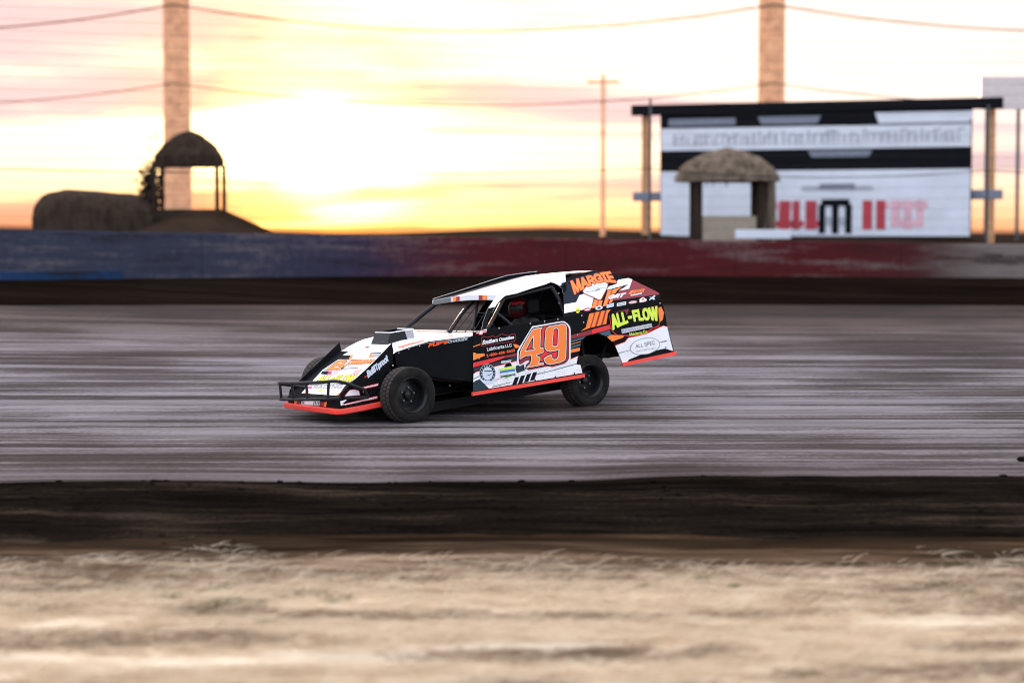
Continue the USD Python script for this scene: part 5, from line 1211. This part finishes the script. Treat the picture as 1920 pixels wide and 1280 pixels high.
lin = []
for k in range(12):
    t0, t1 = np.pi * k / 12 - 0.15, np.pi * (k + 1) / 12 - 0.15
    lin.append((np.array([(0.42 * math.cos(t0) * 1.05 - 0.1, 0.935, 0.62 + 0.44 * math.sin(t0)), (0.42 * math.cos(t1) * 1.05 - 0.1, 0.935, 0.62 + 0.44 * math.sin(t1)), (0.42 * math.cos(t1) * 1.05 - 0.1, 0.35, 0.62 + 0.44 * math.sin(t1)), (0.42 * math.cos(t0) * 1.05 - 0.1, 0.35, 0.62 + 0.44 * math.sin(t0))]), np.array([(0, 1, 2, 3)])))
lin.append(boxm(-0.1, 0.34, 0.85, 0.96, 0.01, 0.55))
obj('wheel_well', cat(lin), M_tin, car)
obj('fuel_cell', bevel_box(-0.98, 0, 0.82, 0.5, 0.8, 0.42, 0.03), M_frame, car)
obj('rear_bumper', cat([tube(smooth_path([(-1.2, 0.88, 0.72), (-1.50, 0.80, 0.74), (-1.54, 0.0, 0.74), (-1.50, -0.8, 0.74), (-1.2, -0.88, 0.72)], 5), 0.022, 8), tube(smooth_path([(-1.2, 0.88, 0.90), (-1.46, 0.80, 0.92), (-1.5, 0.0, 0.92), (-1.46, -0.8, 0.92), (-1.2, -0.88, 0.90)], 5), 0.022, 8)]), M_bar, car, smooth=True)
# rivets that catch the light
for x, z in ((1.78, 1.275), (1.66, 1.275), (1.45, 1.285), (0.95, 1.285), (0.72, 1.287), (0.50, 1.288), (0.10, 1.29), (0.2, 1.05), (0.08, 1.2), (-0.02, 1.2), (0.30, 0.56), (0.62, 0.56), (0.95, 0.56), (1.28, 0.56), (1.80, 0.95), (-1.26, 1.30), (-1.30, 0.70)):
    obj('rivet', cat([(np.array(c.vertices) @ np.array([[1, 0, 0], [0, 0, 1], [0, -1, 0]]).T + (x, 0.9465 if z > 0.9 else 0.947, z), np.array(c.faces)) for c in [trimesh.creation.cylinder(0.010, 0.006, sections=8)]]), M_chrome if z > 0.9 else M_tin, car)
for u in (0.12, 0.3, 0.5, 0.68, 0.82, 0.95):
    p = on_panel('engine', [u], [np.interp(u, [0, 0.56, 0.8, 1.0], [1.215, 1.205, 1.165, 1.115])], 0.004)[0]
    c = trimesh.creation.icosphere(1, 0.009)
    obj('rivet', (np.array(c.vertices) + p, np.array(c.faces)), M_chrome, car)


# wheels
def wheel_meshes(width):
    w = width / 2
    prof = [(0.205, -w * 0.80), (0.235, -w * 0.98), (0.285, -w * 1.02), (0.318, -w * 0.94), (0.334, -w * 0.80), (0.339, -w * 0.6), (0.342, 0), (0.339, w * 0.6), (0.334, w * 0.80), (0.318, w * 0.94), (0.285, w * 1.02), (0.235, w * 0.98), (0.205, w * 0.80)]
    n = 72
    a = np.linspace(0, 2 * np.pi, n, endpoint=False)

    def rev(pr, flip=False):
        pr = np.array(pr)
        v = np.stack([np.outer(np.cos(a), pr[:, 0]), np.broadcast_to(pr[:, 1], (n, len(pr))), np.outer(np.sin(a), pr[:, 0])], -1).reshape(-1, 3)
        k = len(pr)
        f = [(i * k + j, i * k + j + 1, ((i + 1) % n) * k + j + 1, ((i + 1) % n) * k + j) for i in range(n) for j in range(k - 1)]
        return v, np.array(f)
    tyre = rev(prof)
    # tread blocks: three rows of low blocks round the crown
    blocks = []
    m = 40
    for k in range(m):
        for j, (y0, y1) in enumerate(((-w * 0.78, -w * 0.30), (-w * 0.24, w * 0.24), (w * 0.30, w * 0.78))):
            t0 = 2 * np.pi * (k + 0.5 * (j % 2)) / m
            t1 = t0 + 2 * np.pi / m * 0.78
            ri, ro = 0.328, 0.3455 - 0.005 * (j != 1)
            v = np.array([(r_ * math.cos(t), y, r_ * math.sin(t)) for t in (t0, t1) for y in (y0, y1) for r_ in (ri, ro)])
            blocks.append((v, np.array([(1, 3, 7, 5), (0, 1, 5, 4), (2, 6, 7, 3), (0, 2, 3, 1), (4, 5, 7, 6)])))
    rim = rev([(0.205, -w * 0.82), (0.218, -w * 0.86), (0.212, -w * 0.9), (0.195, -w * 0.80), (0.188, -w * 0.3), (0.180, 0.0), (0.180, w * 0.35), (0.192, w * 0.72), (0.214, w * 0.86), (0.221, w * 0.90), (0.214, w * 0.94), (0.204, w * 0.86), (0.190, w * 0.70)])
    disc = rev([(0.184, -w * 0.20), (0.150, -w * 0.24), (0.118, -w * 0.12), (0.075, -w * 0.10), (0.070, -w * 0.18), (0.0, -w * 0.18)])
    hub = rev([(0.045, -w * 0.2), (0.045, w * 0.12), (0.032, w * 0.2), (0.0, w * 0.2)])
    nuts = []
    for k in range(5):
        t = 2 * np.pi * k / 5 + 0.3
        c = trimesh.creation.cylinder(0.013, 0.03, sections=6)
        v = np.array(c.vertices) @ np.array([[1, 0, 0], [0, 0, 1], [0, -1, 0]]).T + (0.092 * math.cos(t), -w * 0.04, 0.092 * math.sin(t))
        nuts.append((v, np.array(c.faces)))
    holes = []
    for k in range(10):
        t = 2 * np.pi * k / 10
        c = trimesh.creation.cylinder(0.016, 0.01, sections=10)
        v = np.array(c.vertices) @ np.array([[1, 0, 0], [0, 0, 1], [0, -1, 0]]).T + (0.136 * math.cos(t), -w * 0.17, 0.136 * math.sin(t))
        holes.append((v, np.array(c.faces)))
    return tyre, cat(blocks), rim, disc, hub, nuts, cat(holes)


wm = wheel_meshes(0.25)


def put_wheel(x, y, z, steer, side, spin):
    wx = UsdGeom.Xform.Define(stage, numbered(f'{car.GetPath()}/wheel')).GetPrim()

    def place(m):
        v, f = np.asarray(m[0]), np.asarray(m[1])
        c, s = math.cos(spin), math.sin(spin)
        v = np.stack([v[:, 0] * c - v[:, 2] * s, v[:, 1], v[:, 0] * s + v[:, 2] * c], -1)
        v = v * (1, side, 1)
        c, s = math.cos(steer), math.sin(steer)
        v = np.stack([v[:, 0] * c - v[:, 1] * s, v[:, 0] * s + v[:, 1] * c, v[:, 2]], -1)
        return v + (x, y, z), f
    obj('tyre', place(wm[0]), M_tyre, wx, smooth=35)
    obj('tread', place(wm[1]), M_tread, wx)
    obj('rim', place(wm[2]), M_rim, wx, smooth=40)
    obj('wheel_disc', place(wm[3]), M_rim, wx, smooth=40)
    obj('hub', place(wm[4]), M_rim, wx, smooth=40)
    for q in wm[5]:
        obj('lug_nut', place(q), M_nut, wx)


for x, y, z, st, sd, sp in ((2.81, 0.787, 0.624, -0.03, 1, 0.2), (0.0, 0.775, 0.42, 0.0, 1, 0.9), (2.90, -0.90, 0.72, 0.06, -1, 0.5), (0.0, -0.77, 0.50, 0.0, -1, 1.4)):
    put_wheel(x, y, z, st, sd, sp)

# ------------------------------------------------------------------ the driver
import manifold3d as m3d


def ball(c, r):
    return m3d.Manifold.sphere(r, 16).translate(tuple(map(float, c)))


def limb(chain):
    out = m3d.Manifold()
    for (a, ra), (b, rb) in zip(chain[:-1], chain[1:]):
        out = out + m3d.Manifold.batch_hull([ball(a, ra), ball(b, rb)])
    return out


M_suit = pbr('driver_suit', (0.016, 0.014, 0.016), 0.85, vary=0.3)
M_helmet = pbr('driver_helmet', (0.035, 0.003, 0.003), 0.5, vary=0.2, spec=0.1)
M_visor = pbr('driver_visor', (0.005, 0.005, 0.006), 0.3, spec=0.2)
M_glove = pbr('driver_glove', (0.62, 0.05, 0.02), 0.7, vary=0.2)
hx, hy, hz = 0.66, 0.36, 1.45
body = m3d.Manifold.batch_hull([ball((0.60, hy - 0.12, 0.98), 0.13), ball((0.60, hy + 0.12, 0.98), 0.13), ball((0.56, hy - 0.17, 1.22), 0.09), ball((0.56, hy + 0.17, 1.22), 0.09), ball((0.58, hy, 0.92), 0.15)])
body += limb([((0.58, hy, 1.24), 0.07), ((hx, hy, 1.36), 0.06), ((hx, hy, hz - 0.02), 0.09)])
for s in (-1, 1):
    body += limb([((0.57, hy + s * 0.20, 1.22), 0.07), ((0.78, hy + s * 0.26, 1.06), 0.052), ((1.08, hy + s * 0.175, 1.15), 0.038)])
    body += limb([((0.64, hy + s * 0.11, 0.90), 0.10), ((1.10, hy + s * 0.14, 0.98), 0.075), ((1.50, hy + s * 0.10, 0.74), 0.055), ((1.62, hy + s * 0.10, 0.80), 0.045)])
bm = body.refine_to_length(0.04).to_mesh()
tb = trimesh.Trimesh(bm.vert_properties[:, :3], bm.tri_verts)
trimesh.smoothing.filter_taubin(tb, iterations=10)
person = thing('person', 'driver in a dark red helmet and dark suit gripping the wheel inside the race car', 'person', matrix=CARM)
obj('body', (np.array(tb.vertices), np.array(tb.faces)), M_suit, person, smooth=True)
h = trimesh.creation.icosphere(3, 1.0)
v = np.array(h.vertices) * (0.145, 0.122, 0.135)
v[:, 0] += np.where(v[:, 2] < -0.02, 0.035 * np.clip(-v[:, 2] / 0.1, 0, 1) * (v[:, 0] > 0), 0)
helmet = obj('helmet', (v + (hx, hy, hz), np.array(h.faces)), M_helmet, person, smooth=True)


def compact(v, f):
    u, k = np.unique(f, return_inverse=True)
    return v[u], k.reshape(-1, 3)


vis = trimesh.creation.icosphere(3, 1.0)
vv = np.array(vis.vertices) * (0.150, 0.127, 0.13)
keep = (vv[vis.faces].mean(1)[:, 0] > 0.03) & (np.abs(vv[vis.faces].mean(1)[:, 2] - 0.012) < 0.042)
obj('visor', compact(vv + (hx, hy, hz), np.array(vis.faces)[keep]), M_visor, helmet, smooth=True)
obj('visor_strip', compact(vv * (1.005, 1.005, 1) + (hx, hy, hz), np.array(vis.faces)[(vv[vis.faces].mean(1)[:, 0] > -0.02) & (np.abs(vv[vis.faces].mean(1)[:, 2] - 0.072) < 0.016)]), INK['darkred'], helmet, smooth=True)
for s in (-1, 1):
    w_ = np.array((1.10, hy + s * 0.170, 1.155))
    g = m3d.Manifold.batch_hull([ball(w_, 0.032), ball(w_ + (0.07, -s * 0.01, 0.015), 0.026), ball(w_ + (0.06, s * 0.012, -0.028), 0.024)])
    for k in range(4):
        b0 = w_ + (0.09, -s * 0.004, 0.03 - 0.021 * k)
        g += limb([(b0, 0.0105), (b0 + (0.05, s * 0.008, 0.004), 0.0098), (b0 + (0.066, -s * 0.022, 0), 0.009), (b0 + (0.040, -s * 0.036, -0.004), 0.0085)])
    g += limb([(w_ + (0.03, -s * 0.02, 0.03), 0.013), (w_ + (0.075, -s * 0.034, 0.045), 0.011), (w_ + (0.108, -s * 0.030, 0.036), 0.0095)])
    gm = g.to_mesh()
    obj('glove', (gm.vert_properties[:, :3], gm.tri_verts), M_glove, person, smooth=50)

# ------------------------------------------------------------------ dry grass on the infield: bent straw in clumps, a few green tufts
def straw_mat(name, a, b):
    return usdkit.material(stage, f'/World/Looks/{name}', {'oi': ('object_info', {}), 'r': ('rgb_ramp', {'ramp': [(0.0, a), (1.0, b)]}), 'p': ('principled_bsdf', {'roughness': 0.8, 'specular_ior_level': 0.15}), 't': ('translucent_bsdf', {}), 'm': ('mix_closure', {'fac': 0.4})},
                           [('oi.random', 'r.fac'), ('r.color', 'p.base_color'), ('r.color', 't.color'), ('p.BSDF', 'm.closure1'), ('t.BSDF', 'm.closure2')], surface='m.closure')


M_straw = straw_mat('straw', (0.70, 0.565, 0.41), (0.92, 0.80, 0.62))
M_brown = straw_mat('brown_straw', (0.22, 0.15, 0.10), (0.46, 0.33, 0.22))
M_green = straw_mat('green_tuft', (0.10, 0.11, 0.045), (0.20, 0.20, 0.09))


def clump(n, seed, spread, lift, length):
    r = np.random.default_rng(seed)
    base = np.stack([r.normal(0, spread, n), r.normal(0, spread * 0.6, n), np.zeros(n)], -1)
    az = np.where(r.random(n) < 0.5, 0, np.pi) + r.normal(0, 0.55, n)
    up = np.clip(r.normal(lift, 0.16, n), 0.03, 1.2)
    ln = r.uniform(0.5, 1.0, n) * length
    d = np.stack([np.cos(az) * np.cos(up), np.sin(az) * np.cos(up), np.sin(up)], -1)
    mid = base + d * (ln * 0.55)[:, None]
    d2 = d * (1, 1, 0.25)
    tip = mid + d2 * (ln * 0.45)[:, None]
    s = np.stack([-np.sin(az), np.cos(az), np.zeros(n)], -1) * 0.0028 + np.array([0, 0, 0.0012])
    v = np.stack([base - s, base + s, mid - s * 0.8, mid + s * 0.8, tip], 1).reshape(-1, 3)
    i = np.arange(n)[:, None] * 5
    f = np.concatenate([i + [0, 1, 3], i + [0, 3, 2], i + [2, 3, 4]], 0)
    return v, f


def scatter(name, label, protos, mats, pts, scales, seed):
    r = np.random.default_rng(seed)
    pi = UsdGeom.PointInstancer.Define(stage, f'/World/{name}')
    paths = []
    for k, (m, mt) in enumerate(zip(protos, mats)):
        pr = usdkit.mesh(stage, f'/World/{name}/clump_{k:03d}', m, mt)
        paths.append(pr.GetPath())
    pi.CreatePrototypesRel().SetTargets(paths)
    n = len(pts)
    pi.CreateProtoIndicesAttr(Vt.IntArray.FromNumpy(r.integers(0, len(protos), n).astype(np.int32)))
    pi.CreatePositionsAttr(Vt.Vec3fArray.FromNumpy(pts.astype(np.float32)))
    a = r.normal(0, 0.25, n) + np.where(r.random(n) < 0.5, 0, np.pi)
    q = [Gf.Quath(float(math.cos(t / 2)), 0.0, 0.0, float(math.sin(t / 2))) for t in a]
    pi.CreateOrientationsAttr(Vt.QuathArray(q))
    sc = np.stack([scales] * 3, -1).astype(np.float32)
    pi.CreateScalesAttr(Vt.Vec3fArray.FromNumpy(sc))
    tag(pi.GetPrim(), label, kind='stuff')


r5 = np.random.default_rng(77)


def infield_points(n, thresh, seed, sx=0.25, sy=1.3):
    y = r5.uniform(10.2, 18.6, n * 4)
    x = r5.uniform(-1, 1, n * 4) * (y * 0.29 + 0.8)
    keep = (noise01(np.stack([x * sx, y * sy, 0 * x], -1), 4, seed) > thresh) & (r5.random(n * 4) < np.clip((infield_edge(x) - 0.1 - y + 1.6 * (noise01(np.stack([x * 0.5, y * 1.5, 0 * x + 3], -1), 3, 9) - 0.5)) / 2.4, 0, 1) ** 2.6)
    x, y = x[keep][:n], y[keep][:n]
    return np.stack([x, y, infield_z(x, y) - 0.005], -1)


p = infield_points(5200, 0.40, 101, 0.3, 2.2)
scatter('dry_grass', 'matted pale straw lying over the infield', [clump(30, k, 0.12, 0.05, 0.24) for k in range(4)], [M_straw] * 4, p, r5.uniform(0.6, 1.3, len(p)), 1)
p = infield_points(1500, 0.58, 102, 0.3, 2.2)
scatter('brown_grass', 'darker brown dead grass in patches on the infield', [clump(34, 10 + k, 0.11, 0.18, 0.2) for k in range(3)], [M_brown] * 3, p, r5.uniform(0.6, 1.3, len(p)), 2)
p = infield_points(160, 0.66, 103, 0.5, 1.0)
scatter('green_weeds', 'sparse green weeds among the straw', [clump(50, 20 + k, 0.07, 0.7, 0.14) for k in range(3)], [M_green] * 3, p, r5.uniform(0.5, 1.1, len(p)), 3)

# ------------------------------------------------------------------ clods
def clod(r, seed):
    m = trimesh.creation.icosphere(2, r)
    v = np.array(m.vertices)
    v *= (1 + (noise01(v / r * 1.7 + 5, 3, seed) - 0.5)[:, None] * 0.9) * np.array([1.3, 1.0, 0.6])
    return v, np.array(m.faces)


x, y = 5.40, 20.95
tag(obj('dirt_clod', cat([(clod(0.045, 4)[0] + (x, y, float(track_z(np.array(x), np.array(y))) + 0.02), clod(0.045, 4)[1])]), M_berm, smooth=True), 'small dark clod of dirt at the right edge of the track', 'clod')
cr = []
for k in range(260):
    x = r5.uniform(-9, 9)
    y = float(crest_y(x)) - r5.random() ** 1.5 * 1.6
    e = float(infield_edge(np.array([x]))[0])
    t = np.clip((y - e) / (float(crest_y(x)) - e), 0, 1)
    z = float(berm_z(np.array([x]), np.array([y]), np.array([t]))[0]) if y > e else float(infield_z(np.array([x]), np.array([y]))[0])
    q = clod(r5.uniform(0.008, 0.03), k)
    cr.append((q[0] + (x, y, z), q[1]))
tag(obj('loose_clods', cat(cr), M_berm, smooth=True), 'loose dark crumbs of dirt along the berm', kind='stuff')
